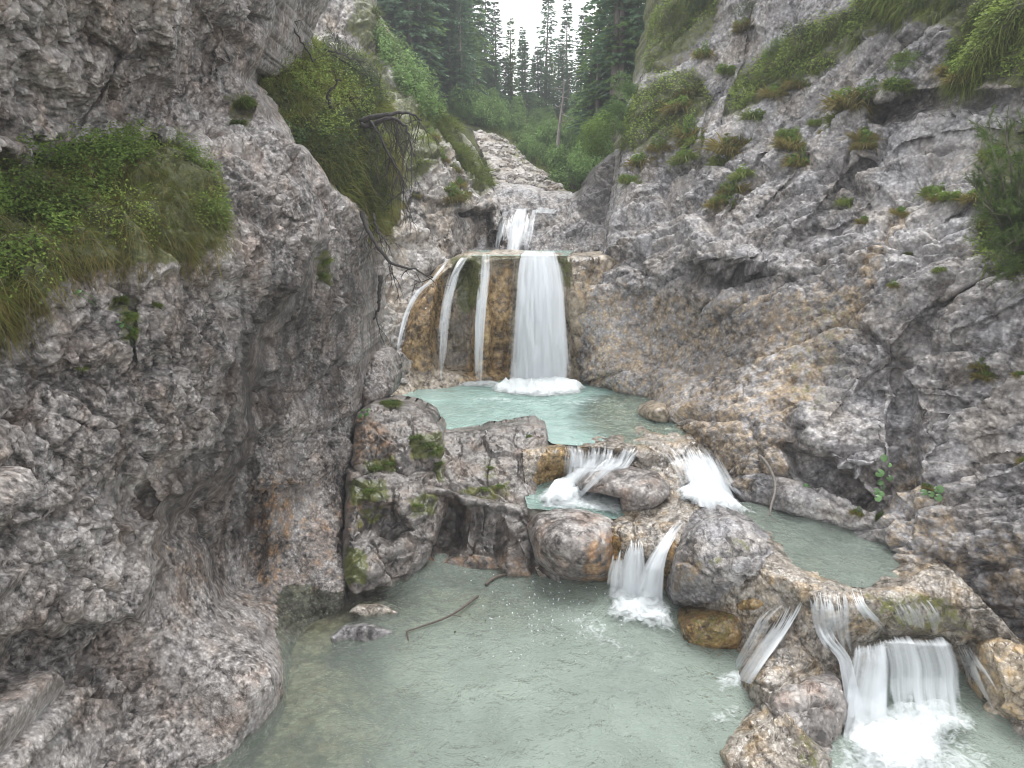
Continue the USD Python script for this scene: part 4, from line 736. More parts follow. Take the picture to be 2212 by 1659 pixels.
pool('channel_pool', 'pool_water', dxy([(1555, 1085), (1620, 1085), (1700, 1105), (1800, 1125), (1900, 1160), (2000, 1225), (1990, 1262), (1890, 1272), (1780, 1262), (1695, 1222), (1645, 1165), (1560, 1118)], 1.25), 1.25, 0.04,
     'narrow side channel of pale green water behind the speckled boulder', lambda p: 0.50 + 0.5 * sfbm(np.c_[p, 0 * p[:, 0]], 0.8, 3, 4), 0.005, 3, 0.5)
pool('middle_basin', 'teal_water', dxy([(1130, 1060), (1200, 1010), (1330, 1020), (1370, 1110), (1350, 1124), (1300, 1118), (1200, 1104), (1140, 1098)], 0.99), 0.99, 0.04, 'small churning basin between the middle cascades', lambda p: 0.6 + 0.8 * sfbm(np.c_[p, 0 * p[:, 0]], 0.5, 3, 4), 0.012, 4, 0.3)
pool('top_pool', 'teal_water', dxy([(1020, 553), (1225, 553), (1240, 541), (1010, 541)], 5.04), 5.04, 0.08, 'thin sheet of water on the ledge above the main fall', lambda p: 0.5 + 0 * p[:, 0], 0.008, 5, 0.4)

def sheet(parent, name, mat_, left, right, dens, nv=60, nu=24, bulge=0.0, rip=0.02, seed=1, lift=0.0, edge=0.35):
    """falling water between two edge lines given as (survey x, survey y, distance)"""
    def line(L):
        L = np.array([P(a, b, c) for a, b, c in L])
        s = np.r_[0, np.cumsum(np.linalg.norm(np.diff(L, axis=0), axis=1))]
        return PchipInterpolator(s / s[-1], L, axis=0)(np.linspace(0, 1, nv)), s[-1]
    A, la = line(left); B, lb = line(right)
    u = np.linspace(0, 1, nu)
    v = A[:, None] * (1 - u)[None, :, None] + B[:, None] * u[None, :, None]
    wid = np.linalg.norm(B - A, axis=1).mean()
    uu, vv = np.meshgrid(u * wid, np.linspace(0, (la + lb) / 2, nv))
    q = np.stack([uu / max(0.09, 0), vv / 1.2, np.full_like(uu, seed * 3.3)], -1).reshape(-1, 3)
    r = (meshkit.fbm(q, 3, seed) - 0.5).reshape(uu.shape)
    v[..., 1] -= bulge * 4 * (u * (1 - u))[None, :] + lift + 2 * rip * r
    v[..., 2] += 0.4 * rip * r
    ii = np.arange(nu * nv).reshape(nv, nu)
    f = np.vstack([np.stack([ii[:-1, :-1], ii[1:, :-1], ii[1:, 1:]], -1).reshape(-1, 3), np.stack([ii[:-1, :-1], ii[1:, 1:], ii[:-1, 1:]], -1).reshape(-1, 3)])
    t = np.linspace(0, 1, nv)
    d = np.interp(t, np.linspace(0, 1, len(dens)), dens)[:, None] * np.ones(nu)[None] + 0.04
    d = d - 0.75 * (1 - sstep(0, edge, u))[None] - 0.75 * (1 - sstep(0, edge, 1 - u))[None] + (0.16 if mat_ == 'fine_fall' else 0.12)
    uv = np.stack([uu + seed * 1.7, vv], -1).reshape(-1, 2)
    return obj(name, (v.reshape(-1, 3), f), mat_, parent, smooth=True, uv=uv, attrs={'dens': d.ravel()})
def columns(nu, nv, rng, lo, hi, fade, tail=0.8):
    """density of a veil of threads: every column has its own strength, start and end"""
    base = np.interp(np.arange(nu), np.arange(0, nu + 5, 3.0), rng.uniform(0, 1, len(np.arange(0, nu + 5, 3.0))))
    wide = np.interp(np.arange(nu), np.linspace(0, nu, max(4, nu // 12)), rng.uniform(-0.5, 0.5, max(4, nu // 12)))
    c = lo + (hi - lo) * np.clip(0.28 + 0.26 * base + 0.44 * (wide + 0.5), 0, 1)
    t = np.linspace(0, 1, nv)[:, None]
    st = rng.uniform(0, fade, nu)[None]
    en = np.interp(np.arange(nu), np.linspace(0, nu, max(4, nu // 5)), rng.uniform(tail, 1.25, max(4, nu // 5)))[None]
    u = np.linspace(0, 1, nu)
    return c[None] - 0.7 * (1 - sstep(st, st + 0.12, t)) - 0.6 * sstep(en - 0.25, en, t) - 0.6 * (1 - sstep(0, 0.12, u))[None] - 0.6 * (1 - sstep(0, 0.12, 1 - u))[None]
def strands(parent, left, right, n, rng, w=(0.012, 0.05), dens=(0.2, 0.55), nv=40, wob=0.03, lift=0.06, span=(0.0, 1.0), t0=(0.0, 0.25), t1=(0.7, 1.0), spread=0.0, pw=1.0, fade=0.38):
    """a combed veil of falling water between two edge lines"""
    def line(L):
        L = np.array([P(a, b, c) for a, b, c in L])
        s = np.r_[0, np.cumsum(np.linalg.norm(np.diff(L, axis=0), axis=1))]
        return PchipInterpolator(s / s[-1], L, axis=0)(np.linspace(0, 1, nv)), s[-1]
    A, la = line(left); B, lb = line(right)
    wid = np.linalg.norm(B - A, axis=1).mean()
    nu = int(np.clip(wid / 0.012, 16, 160))
    u = np.linspace(0, 1, nu)
    v = A[:, None] * (1 - u)[None, :, None] + B[:, None] * u[None, :, None]
    t = np.linspace(0, 1, nv)
    off = np.interp(u, np.linspace(0, 1, 14), rng.uniform(0.3, 1.2, 14)) + 0.25 * rng.normal(0, 1, nu).cumsum() / np.sqrt(nu)
    v[..., 1] -= lift * (0.25 + 0.75 * t)[:, None] * off[None]
    uv = np.stack([np.broadcast_to(u * wid + rng.uniform(0, 9), (nv, nu)), np.broadcast_to((t * (la + lb) / 2)[:, None], (nv, nu))], -1).reshape(-1, 2)
    d = columns(nu, nv, rng, dens[0] - 0.22, dens[1] - 0.02, min(fade, 0.3) if t0[1] > 0.06 else 0.04)
    i = np.arange(nu * nv).reshape(nv, nu)
    f = np.vstack([np.stack([i[:-1, :-1], i[1:, :-1], i[1:, 1:]], -1).reshape(-1, 3), np.stack([i[:-1, :-1], i[1:, 1:], i[:-1, 1:]], -1).reshape(-1, 3)])
    return obj('water_veil', (v.reshape(-1, 3), f), 'strand', parent, smooth=True, uv=uv, attrs={'dens': d.ravel()})
def film(parent, left, right, n, rng, bodies, w=(0.01, 0.04), dens=(0.0, 0.4), nv=44, off=0.02, fade=0.25):
    """thin water running over the rock itself: a veil laid on the rock's own surface"""
    L, R_ = (lambda q: PchipInterpolator(np.linspace(0, 1, len(q)), np.asarray(q, float), axis=0))(left), (lambda q: PchipInterpolator(np.linspace(0, 1, len(q)), np.asarray(q, float), axis=0))(right)
    t = np.linspace(0, 1, nv)
    a, b = L(t), R_(t)
    nu = int(np.clip(np.linalg.norm(a - b, axis=1).mean() / 1.6, 14, 110))
    u = np.linspace(0, 1, nu)
    q = (a[:, None] * (1 - u)[None, :, None] + b[:, None] * u[None, :, None]).reshape(-1, 2)
    Y, rough = None, 0
    for nm in bodies:
        d, i = BODY[nm]['tree'].query(q, k=6)
        y = BODY[nm]['v'][i][..., 1].min(1)
        # the surface as seen along the same sight line
        y = np.where(d[:, 0] < 9, y, 99)
        Y = y if Y is None else np.minimum(Y, y)
    Y = Y.reshape(nv, nu)
    bad = Y > 90
    Y = np.where(bad, np.min(np.where(bad, 99, Y)), Y)
    Y = median_filter(Y, 5)
    Y = gaussian_filter(np.minimum(Y, minimum_filter(Y, 3)), 1.0) - off
    v = P(q[:, 0].reshape(nv, nu), q[:, 1].reshape(nv, nu), Y)
    seg = np.linalg.norm(np.diff(v, axis=0), axis=2)
    vv = np.vstack([np.zeros((1, nu)), np.cumsum(seg, 0)])
    wid = np.linalg.norm(v[:, 0] - v[:, -1], axis=1).mean()
    uv = np.stack([np.broadcast_to(u * wid + rng.uniform(0, 9), (nv, nu)), vv], -1).reshape(-1, 2)
    d = columns(nu, nv, rng, dens[0] - 0.28, dens[1] - 0.08, 0.35, 0.7) - 1.0 * bad
    i = np.arange(nu * nv).reshape(nv, nu)
    f = np.vstack([np.stack([i[:-1, :-1], i[1:, :-1], i[1:, 1:]], -1).reshape(-1, 3), np.stack([i[:-1, :-1], i[1:, 1:], i[:-1, 1:]], -1).reshape(-1, 3)])
    return obj('water_film', (v.reshape(-1, 3), f), 'strand', parent, smooth=True, uv=uv, attrs={'dens': d.ravel()})
WR = np.random.default_rng(404)
def shift(L, dx, dY=0.0, dy=0.0):
    return [(a + dx, b + dy, c + dY) for a, b, c in L]

t = thing('waterfall', 'broad white main waterfall dropping into the turquoise pool', 'waterfall')
ML = [(1126, 541, 20.6), (1120, 548, 20.0), (1112, 590, 19.7), (1106, 660, 19.5), (1098, 760, 19.35), (1094, 836, 19.3)]
MR = [(1204, 541, 20.6), (1207, 548, 20.0), (1219, 590, 19.75), (1227, 660, 19.55), (1234, 760, 19.4), (1238, 836, 19.35)]
sheet(t, 'water_sheet', 'white_fall', ML, MR, [0.10, 0.36, 0.46, 0.44, 0.42, 0.48], 90, 50, 0.15, 0.05, 1, 0.05, 0.14)
strands(t, ML, MR, 150, WR, (0.02, 0.08), (0.2, 0.55), 30, 0.03, 0.2, fade=0.15)
sheet(t, 'water_sheet', 'fine_fall', shift(ML, 2, -0.1), shift(MR, -3, -0.1), [0.05, 0.16, 0.26, 0.24, 0.22, 0.3], 90, 50, 0.2, 0.06, 2, 0.05, 0.16)
sheet(t, 'water_sheet', 'white_fall', [(1140, 550, 19.9), (1132, 650, 19.45), (1128, 836, 19.2)], [(1190, 550, 19.9), (1205, 650, 19.45), (1206, 836, 19.2)], [0.0, 0.25, 0.36, 0.32, 0.4], 80, 30, 0.12, 0.05, 3, 0.05, 0.3)
t = thing('side_waterfall', 'thin double stream running down the mound just left of the main fall', 'waterfall')
sheet(t, 'water_sheet', 'fine_fall', [(1034, 549, 20.2), (1032, 600, 19.75), (1027, 660, 19.5), (1022, 760, 19.35), (1020, 828, 19.3)], [(1066, 549, 20.2), (1063, 600, 19.75), (1058, 660, 19.5), (1052, 760, 19.35), (1050, 828, 19.3)], [0.2, 0.3, 0.28, 0.2, 0.1, 0.02], 60, 24, 0.05, 0.04, 5, 0.05)
strands(t, [(1036, 549, 20.1), (1033, 600, 19.65), (1027, 660, 19.4), (1023, 828, 19.2)], [(1064, 549, 20.1), (1061, 600, 19.65), (1052, 660, 19.4), (1044, 828, 19.2)], 26, WR, (0.015, 0.05), (0.15, 0.5), 26, 0.03, 0.05, t1=(0.55, 1.0))
sheet(t, 'water_sheet', 'white_fall', [(1028, 650, 19.45), (1023, 720, 19.35), (1024, 800, 19.3)], [(1046, 640, 19.45), (1040, 720, 19.35), (1040, 800, 19.3)], [0.4, 0.55, 0.35, 0.1], 40, 16, 0.05, 0.04, 6, 0.1)
t = thing('veil_waterfall', 'faint veil of water over the dark green groove in the mound', 'waterfall')
sheet(t, 'water_sheet', 'fine_fall', [(990, 556, 20.5), (968, 590, 19.9), (950, 660, 19.6), (942, 740, 19.4), (938, 826, 19.3)], [(1018, 556, 20.5), (1000, 590, 19.9), (982, 660, 19.6), (972, 740, 19.4), (968, 826, 19.3)], [0.25, 0.25, 0.2, 0.12, 0.05, 0.0], 60, 24, 0.05, 0.04, 7, 0.1)
strands(t, [(992, 556, 20.4), (970, 590, 19.8), (952, 660, 19.5), (944, 740, 19.3), (940, 826, 19.2)], [(1016, 556, 20.4), (998, 590, 19.8), (978, 660, 19.5), (968, 740, 19.3), (964, 826, 19.2)], 22, WR, (0.012, 0.045), (0.1, 0.42), 26, 0.03, 0.05, t1=(0.5, 1.0))
t = thing('rill_waterfall', 'slender rill slanting down the left edge of the brown mound', 'waterfall')
sheet(t, 'water_sheet', 'white_fall', [(960, 558, 21.0), (934, 597, 20.1), (894, 632, 19.8), (872, 675, 19.3), (861, 720, 19.0), (848, 790, 18.7)], [(972, 560, 21.0), (945, 600, 20.1), (905, 636, 19.8), (882, 680, 19.3), (870, 724, 19.0), (862, 792, 18.7)], [0.05, 0.2, 0.25, 0.22, 0.2, 0.05], 70, 14, 0.03, 0.02, 8, 0.12)
strands(t, [(962, 558, 20.9), (936, 597, 20.0), (896, 632, 19.7), (874, 675, 19.2), (862, 720, 18.9), (850, 790, 18.6)], [(972, 560, 20.9), (946, 600, 20.0), (907, 636, 19.7), (884, 680, 19.2), (871, 724, 18.9), (860, 792, 18.6)], 18, WR, (0.015, 0.05), (0.2, 0.5), 30, 0.03, 0.05)
t = thing('small_waterfall', 'small far waterfall on the upper grey tier', 'waterfall')
sheet(t, 'water_sheet', 'white_fall', [(1112, 452, 26.6), (1108, 460, 26.0), (1100, 490, 25.4), (1090, 541, 24.6)], [(1142, 450, 26.6), (1140, 460, 26.0), (1134, 495, 25.4), (1126, 541, 24.6)], [0.3, 0.4, 0.4, 0.36], 40, 24, 0.08, 0.05, 9, 0.1, 0.2)
strands(t, [(1080, 456, 26.2), (1072, 490, 25.5), (1066, 541, 24.7)], [(1160, 452, 26.2), (1152, 495, 25.2), (1142, 541, 24.5)], 40, WR, (0.025, 0.09), (0.1, 0.5), 20, 0.03, 0.15)
sheet(t, 'water_sheet', 'fine_fall', [(1080, 458, 26.6), (1070, 495, 26.1), (1066, 540, 25.4)], [(1106, 456, 26.4), (1092, 495, 25.8), (1080, 540, 25.2)], [0.2, 0.16, 0.15], 40, 16, 0.05, 0.04, 10, 0.1)
sheet(t, 'water_sheet', 'fine_fall', [(1144, 454, 26.4), (1138, 490, 25.4), (1128, 540, 24.7)], [(1166, 452, 26.4), (1158, 490, 25.2), (1146, 540, 24.6)], [0.2, 0.16, 0.1], 40, 16, 0.05, 0.04, 11, 0.1)
sheet(t, 'water_sheet', 'white_fall', [(1140, 447, 27.6), (1142, 458, 26.3)], [(1236, 444, 27.6), (1210, 462, 26.2)], [0.15, 0.25], 14, 20, 0.0, 0.02, 12, 0.15, 0.3)

Z = lambda a, b, z, dy=0.0: (a, b, float(YZ(a, b, z)) + dy)
t = thing('cascade', 'forked white cascade pouring into the lower pool beside the smooth boulder', 'cascade')
CA, CB = [Z(1462, 1122, 1.18), Z(1440, 1145, 1.12), Z(1415, 1182, 0.98), Z(1390, 1225, 0.72), Z(1366, 1296, 0.0)], [Z(1484, 1124, 1.18), Z(1464, 1150, 1.12), Z(1442, 1190, 0.98), Z(1434, 1230, 0.7), Z(1434, 1300, 0.0)]
CC, CD = [Z(1352, 1160, 1.04), Z(1350, 1185, 0.92), Z(1338, 1230, 0.55), Z(1326, 1290, 0.0)], [Z(1388, 1158, 1.04), Z(1392, 1185, 0.95), Z(1396, 1230, 0.6), Z(1398, 1296, 0.0)]
CE, CF = [Z(1326, 1184, 0.98), Z(1318, 1208, 0.8), Z(1310, 1240, 0.45), Z(1304, 1280, 0.0)], [Z(1354, 1172, 0.98), Z(1348, 1205, 0.82), Z(1346, 1240, 0.5), Z(1346, 1286, 0.0)]
sheet(t, 'water_sheet', 'white_fall', CA, CB, [0.10, 0.28, 0.34, 0.36, 0.5], 50, 24, 0.05, 0.03, 13, 0.06, 0.35)
sheet(t, 'water_sheet', 'fine_fall', CC, CD, [0.0, 0.14, 0.26, 0.46], 50, 24, 0.05, 0.03, 14, 0.06, 0.3)
sheet(t, 'water_sheet', 'fine_fall', CE, CF, [-0.05, 0.08, 0.16, 0.25], 40, 20, 0.04, 0.03, 15, 0.06, 0.3)
strands(t, CA, CB, 60, WR, (0.012, 0.05), (0.35, 0.85), 26, 0.04, 0.10, spread=0.4)
strands(t, CC, CD, 46, WR, (0.012, 0.05), (0.25, 0.75), 26, 0.03, 0.08, spread=0.2, t0=(0.0, 0.08), fade=0.2)
strands(t, CE, CF, 30, WR, (0.012, 0.045), (0.15, 0.6), 26, 0.03, 0.06, spread=0.1, t0=(0.0, 0.08), fade=0.2)
t = thing('cascade', 'white spray falling from the upper pool into the middle basin', 'cascade')
sheet(t, 'water_sheet', 'white_fall', [Z(1236, 990, 1.50), Z(1222, 1012, 1.35), Z(1185, 1050, 1.1), Z(1150, 1088, 0.99)], [Z(1400, 985, 1.60), Z(1355, 1010, 1.50), Z(1290, 1050, 1.15), Z(1262, 1096, 0.99)], [0.0, 0.36, 0.44, 0.2], 40, 40, 0.05, 0.06, 17, 0.06, 0.25)
sheet(t, 'water_sheet', 'fine_fall', [Z(1196, 958, 1.67), Z(1204, 972, 1.60), Z(1218, 1005, 1.3)], [Z(1400, 962, 1.68), Z(1395, 980, 1.63), Z(1368, 1012, 1.5)], [-0.1, 0.10, 0.3], 30, 40, 0.0, 0.04, 18, 0.05, 0.15)
strands(t, [Z(1215, 975, 1.60), Z(1215, 1015, 1.25), Z(1168, 1080, 1.0)], [Z(1372, 978, 1.60), Z(1340, 1015, 1.45), Z(1285, 1075, 1.0)], 60, WR, (0.015, 0.06), (0.1, 0.5), 24, 0.06, 0.10)
film(t, [(1196, 955), (1206, 985), (1205, 1030), (1180, 1075)], [(1400, 958), (1380, 985), (1330, 1015), (1262, 1080)], 90, WR, ['stream_bed', 'cascade_rock'], (0.015, 0.06), (0.0, 0.6))
t = thing('cascade', 'bright tumbling cascade right of the worn rock', 'cascade')
sheet(t, 'water_sheet', 'white_fall', [Z(1458, 975, 1.64), Z(1468, 992, 1.58), Z(1470, 1030, 1.42), Z(1462, 1078, 1.27)], [Z(1538, 976, 1.64), Z(1560, 1000, 1.56), Z(1578, 1050, 1.38), Z(1600, 1100, 1.27)], [0.0, 0.40, 0.44, 0.15], 40, 30, 0.06, 0.06, 19, 0.06, 0.3)
sheet(t, 'water_sheet', 'fine_fall', [Z(1440, 946, 1.67), Z(1452, 985, 1.62), Z(1460, 1040, 1.42), Z(1478, 1092, 1.27)], [Z(1540, 944, 1.68), Z(1560, 985, 1.62), Z(1600, 1050, 1.40), Z(1660, 1116, 1.262)], [-0.15, 0.10, 0.24, 0.0], 40, 40, 0.05, 0.05, 20, 0.08, 0.3)
strands(t, [Z(1450, 960, 1.66), Z(1466, 1000, 1.56), Z(1468, 1085, 1.27)], [Z(1545, 960, 1.66), Z(1572, 1010, 1.53), Z(1640, 1112, 1.265)], 80, WR, (0.015, 0.06), (0.1, 0.55), 24, 0.05, 0.08, pw=1.4)
film(t, [(1400, 952), (1430, 985), (1455, 1030), (1470, 1080)], [(1550, 945), (1575, 1000), (1600, 1050), (1650, 1105)], 90, WR, ['stream_bed', 'bank_slab', 'cascade_rock'], (0.015, 0.06), (-0.05, 0.55))
t = thing('cascade', 'wide curtain cascade at the lower right over a dark hollow', 'cascade')
QA, QB = [Z(1890, 1366, 1.04), Z(1900, 1384, 1.0, -0.05), Z(1910, 1450, 0.5, -0.12), Z(1912, 1545, -0.0, -0.1)], [Z(2044, 1364, 1.04), Z(2056, 1390, 0.98, -0.05), Z(2068, 1450, 0.5, -0.12), Z(2076, 1555, -0.0, -0.1)]
QC, QD = [Z(1836, 1376, 1.02), Z(1838, 1410, 0.85), Z(1822, 1480, 0.35), Z(1806, 1600, -0.05)], [Z(1908, 1362, 1.04), Z(1916, 1395, 0.92), Z(1914, 1480, 0.4), Z(1916, 1585, -0.05)]
strands(t, QA, QB, 110, WR, (0.010, 0.045), (0.16, 0.62), 30, 0.02, 0.12, t0=(0, 0.04), fade=0.10)
sheet(t, 'water_sheet', 'white_fall', QC, QD, [0.05, 0.30, 0.34, 0.42], 60, 30, 0.15, 0.04, 22, 0.12, 0.25)
strands(t, QC, QD, 70, WR, (0.014, 0.055), (0.2, 0.6), 30, 0.03, 0.14, t0=(0, 0.05), fade=0.12)
strands(t, [Z(1756, 1338, 0.97), Z(1766, 1372, 0.76), Z(1810, 1430, 0.46), Z(1820, 1540, 0.03)], [Z(1786, 1334, 0.98), Z(1802, 1370, 0.79), Z(1840, 1430, 0.5), Z(1868, 1545, 0.04)], 40, WR, (0.012, 0.045), (0.4, 0.9), 26, 0.03, 0.08)
film(t, [(1830, 1262), (1842, 1300), (1862, 1332), (1888, 1372)], [(1862, 1262), (1870, 1300), (1896, 1332), (1930, 1366)], 34, WR, ['stream_bed'], (0.012, 0.05), (0.2, 0.75))
film(t, [(1900, 1284), (1930, 1330), (1945, 1366)], [(2010, 1286), (2040, 1330), (2048, 1372)], 44, WR, ['stream_bed'], (0.01, 0.04), (0.0, 0.5))
film(t, [(1740, 1262), (1745, 1300), (1752, 1345), (1775, 1400)], [(1830, 1268), (1838, 1320), (1842, 1380), (1850, 1430)], 44, WR, ['stream_bed'], (0.01, 0.045), (0.05, 0.6))
film(t, [(2052, 1376), (2068, 1410), (2080, 1450), (2120, 1530)], [(2090, 1370), (2110, 1415), (2140, 1460), (2190, 1550)], 36, WR, ['stream_bed', 'lower_right_rock'], (0.01, 0.045), (0.05, 0.55))
t = thing('cascade', 'small chute running off the tan mound into the lower pool', 'cascade')
HA, HB = [Z(1700, 1306, 0.98), Z(1674, 1350, 0.74), Z(1634, 1400, 0.37), Z(1590, 1464, 0.0)], [Z(1726, 1312, 0.98), Z(1694, 1360, 0.74), Z(1656, 1412, 0.40), Z(1616, 1478, 0.0)]
film(t, [(1694, 1302), (1670, 1350), (1634, 1400), (1592, 1466)], [(1740, 1300), (1706, 1360), (1666, 1416), (1626, 1480)], 56, WR, ['stream_bed', 'dark_block'], (0.012, 0.05), (0.3, 0.85))
film(t, [(1690, 1300), (1640, 1330), (1612, 1380), (1580, 1440)], [(1720, 1290), (1680, 1340), (1650, 1390), (1610, 1450)], 24, WR, ['stream_bed', 'yellow_stone'], (0.01, 0.04), (-0.05, 0.45))

def foam(name, poly, z, label, h=0.05, hw=30, seed=1, step=3, dens=0.9, fea=22, group=None):
    """churned white water heaped on a pool"""
    out = resample(poly, step * 2, True)
    g = Polygon(out)
    x0, y0, x1, y1 = g.bounds
    xx, yy = np.meshgrid(np.arange(x0, x1, step), np.arange(y0, y1, step * 0.7))
    pts = np.stack([xx.ravel(), yy.ravel()], 1) + np.random.default_rng(seed).uniform(-.3, .3, (xx.size, 2)) * step * .6
    pts = pts[shapely.contains_xy(g.buffer(-step * .4), pts[:, 0], pts[:, 1])]
    pts = np.vstack([out, pts])
    t = tri_fill(pts, g)
    d = inside(poly, pts[:, 0], pts[:, 1])
    v = PZ(pts[:, 0], pts[:, 1], np.full(len(pts), z))
    e = sstep(0, hw, d)
    v[:, 2] += 0.016 + e * h * (0.5 + 1.6 * (meshkit.fbm(v * 6, 4, seed)))
    cr = np.cross(v[t[:, 1]] - v[t[:, 0]], v[t[:, 2]] - v[t[:, 0]])[:, 2] < 0
    t[cr] = t[cr][:, ::-1]
    p = obj(name, (v, t), 'foam', smooth=True, attrs={'dens': dens * sstep(-4, fea, d)})
    return tag(p, label, 'foam', group, 'stuff')
foam('foam', [(1060, 838), (1090, 824), (1170, 818), (1245, 824), (1268, 838), (1250, 852), (1180, 860), (1110, 856), (1070, 850)], 1.65, 'white foam apron at the foot of the main waterfall', 0.16, 14, 1, 2.2, 1.15, 12)
foam('foam', [(930, 824), (960, 820), (1060, 822), (1090, 830), (1060, 838), (980, 834), (940, 832)], 1.65, 'thin line of foam below the veil and the side fall', 0.04, 6, 2, 2.2, 0.7, 6)
foam('foam', [(1290, 1285), (1310, 1266), (1380, 1270), (1440, 1285), (1468, 1325), (1478, 1380), (1450, 1392), (1390, 1385), (1330, 1368), (1292, 1345), (1300, 1310)], 0.0, 'white foam where the forked cascade strikes the lower pool', 0.12, 30, 3, 2.6, 0.85, 56)
foam('foam', [(1525, 1476), (1560, 1450), (1600, 1440), (1625, 1462), (1618, 1492), (1560, 1500)], 0.0, 'small patch of foam at the foot of the chute', 0.012, 14, 4, 2.2, 0.50, 26)
foam('foam', [(1515, 1550), (1560, 1520), (1605, 1520), (1605, 1560), (1560, 1580), (1525, 1572)], 0.0, 'small loose patch of foam by the tan bank below the chute', 0.006, 12, 5, 2.2, 0.36, 26)
foam('foam', [(1800, 1600), (1830, 1550), (1900, 1530), (1960, 1500), (2080, 1520), (2140, 1580), (2120, 1625), (2060, 1640), (2060, 1700), (1960, 1740), (1860, 1720), (1810, 1660)], 0.0, 'heaped white foam in the basin under the curtain cascade', 0.14, 36, 6, 3, 0.85, 80)
foam('foam', [(1160, 1085), (1190, 1045), (1240, 1020), (1330, 1012), (1340, 1050), (1280, 1070), (1230, 1095), (1180, 1100)], 0.99, 'white churn filling the back of the middle basin', 0.12, 16, 7, 2.4, 1.0, 18)
foam('foam', [(1455, 1060), (1500, 1035), (1560, 1050), (1610, 1095), (1640, 1112), (1590, 1112), (1520, 1092), (1470, 1085)], 1.26, 'streaky foam at the head of the side channel', 0.06, 14, 8, 2.4, 0.95, 18)

# drifting streaks of thin foam
foam('foam_trail', [(1180, 1330), (1260, 1290), (1310, 1300), (1400, 1390), (1470, 1400), (1440, 1470), (1330, 1450), (1230, 1400)], 0.0, 'thin foam drifting away from the forked cascade', 0.004, 40, 11, 4, 0.40, 90)
foam('foam_trail', [(1150, 1080), (1190, 1040), (1330, 1020), (1350, 1070), (1345, 1118), (1300, 1112), (1200, 1098)], 0.99, 'pale churned water over the middle basin', 0.01, 10, 14, 2.4, 0.55, 14)
foam('foam_trail', [(1000, 858), (1070, 850), (1180, 864), (1290, 852), (1330, 866), (1250, 884), (1120, 880), (1020, 872)], 1.65, 'thin foam spreading from the foot of the main waterfall', 0.004, 12, 12, 3, 0.45, 22)
foam('foam_trail', [(1740, 1620), (1800, 1560), (2120, 1560), (2190, 1640), (2140, 1760), (1800, 1760)], 0.0, 'thin foam spreading below the curtain cascade', 0.004, 40, 13, 4, 0.42, 90)

# ------------------------------------------------------------------ plants
def unit(a):
    return a / np.maximum(np.linalg.norm(a, axis=-1, keepdims=True), 1e-9)
def blades(roots, dirs, L, wd, droop, rng):
    n = len(roots)
    dirs = unit(dirs)
    side = unit(np.cross(dirs, rng.normal(0, 1, (n, 3))))
    ts = [0.0, 0.4, 0.75, 1.0]
    ws = [0.8, 1.0, 0.65, 0.0]
    lvl = []
    for t, w in zip(ts, ws):
        c = roots + dirs * (L * t)[:, None] + np.array([0, 0, -1.0]) * (droop * L * t * t)[:, None]
        lvl.append((c - side * (0.5 * w * wd)[:, None], c + side * (0.5 * w * wd)[:, None]))
    v = np.stack([lvl[0][0], lvl[0][1], lvl[1][0], lvl[1][1], lvl[2][0], lvl[2][1], lvl[3][0]], 1)
    f = np.array([[0, 1, 3], [0, 3, 2], [2, 3, 5], [2, 5, 4], [4, 5, 6]])
    return v.reshape(-1, 3), (f[None] + 7 * np.arange(n)[:, None, None]).reshape(-1, 3)
def leaves(pts, nrm, size, rng, slim=0.55):
    n = len(pts)
    nrm = unit(nrm + rng.normal(0, 0.45, (n, 3)))
    ax_ = unit(np.cross(nrm, rng.normal(0, 1, (n, 3))))
    sd = np.cross(nrm, ax_)
    s = size[:, None]
    v = np.stack([pts, pts + ax_ * s * 0.5 + sd * s * 0.5 * slim + nrm * s * 0.12, pts + ax_ * s - nrm * s * 0.08, pts + ax_ * s * 0.5 - sd * s * 0.5 * slim + nrm * s * 0.12], 1)
    f = np.array([[0, 1, 2], [0, 2, 3]])
    return v.reshape(-1, 3), (f[None] + 4 * np.arange(n)[:, None, None]).reshape(-1, 3)
def tube(path, rad, sides=6):
    path = np.asarray(path, float); rad = np.broadcast_to(np.asarray(rad, float), len(path))
    tan = unit(np.gradient(path, axis=0))
    ref = np.array([0.31, 0.17, 0.93])
    a = unit(np.cross(tan, ref)); b = np.cross(tan, a)
    th = np.linspace(0, 2 * np.pi, sides, endpoint=False)
    v = path[:, None] + rad[:, None, None] * (np.cos(th)[None, :, None] * a[:, None] + np.sin(th)[None, :, None] * b[:, None])
    m, f = len(path), []
    i = np.arange(sides); j = (i + 1) % sides
    for k in range(m - 1):
        f += [np.stack([k * sides + i, k * sides + j, (k + 1) * sides + j], 1), np.stack([k * sides + i, (k + 1) * sides + j, (k + 1) * sides + i], 1)]
    v = np.vstack([v.reshape(-1, 3), path[:1], path[-1:]])
    f += [np.stack([j, i, np.full(sides, m * sides)], 1), np.stack([(m - 1) * sides + i, (m - 1) * sides + j, np.full(sides, m * sides + 1)], 1)]
    return v, np.vstack(f)
def bez(pts, n):
    pts = np.asarray(pts, float)
    s = np.r_[0, np.cumsum(np.linalg.norm(np.diff(pts, axis=0), axis=1))]
    return CubicSpline(s / s[-1], pts, axis=0)(np.linspace(0, 1, n))

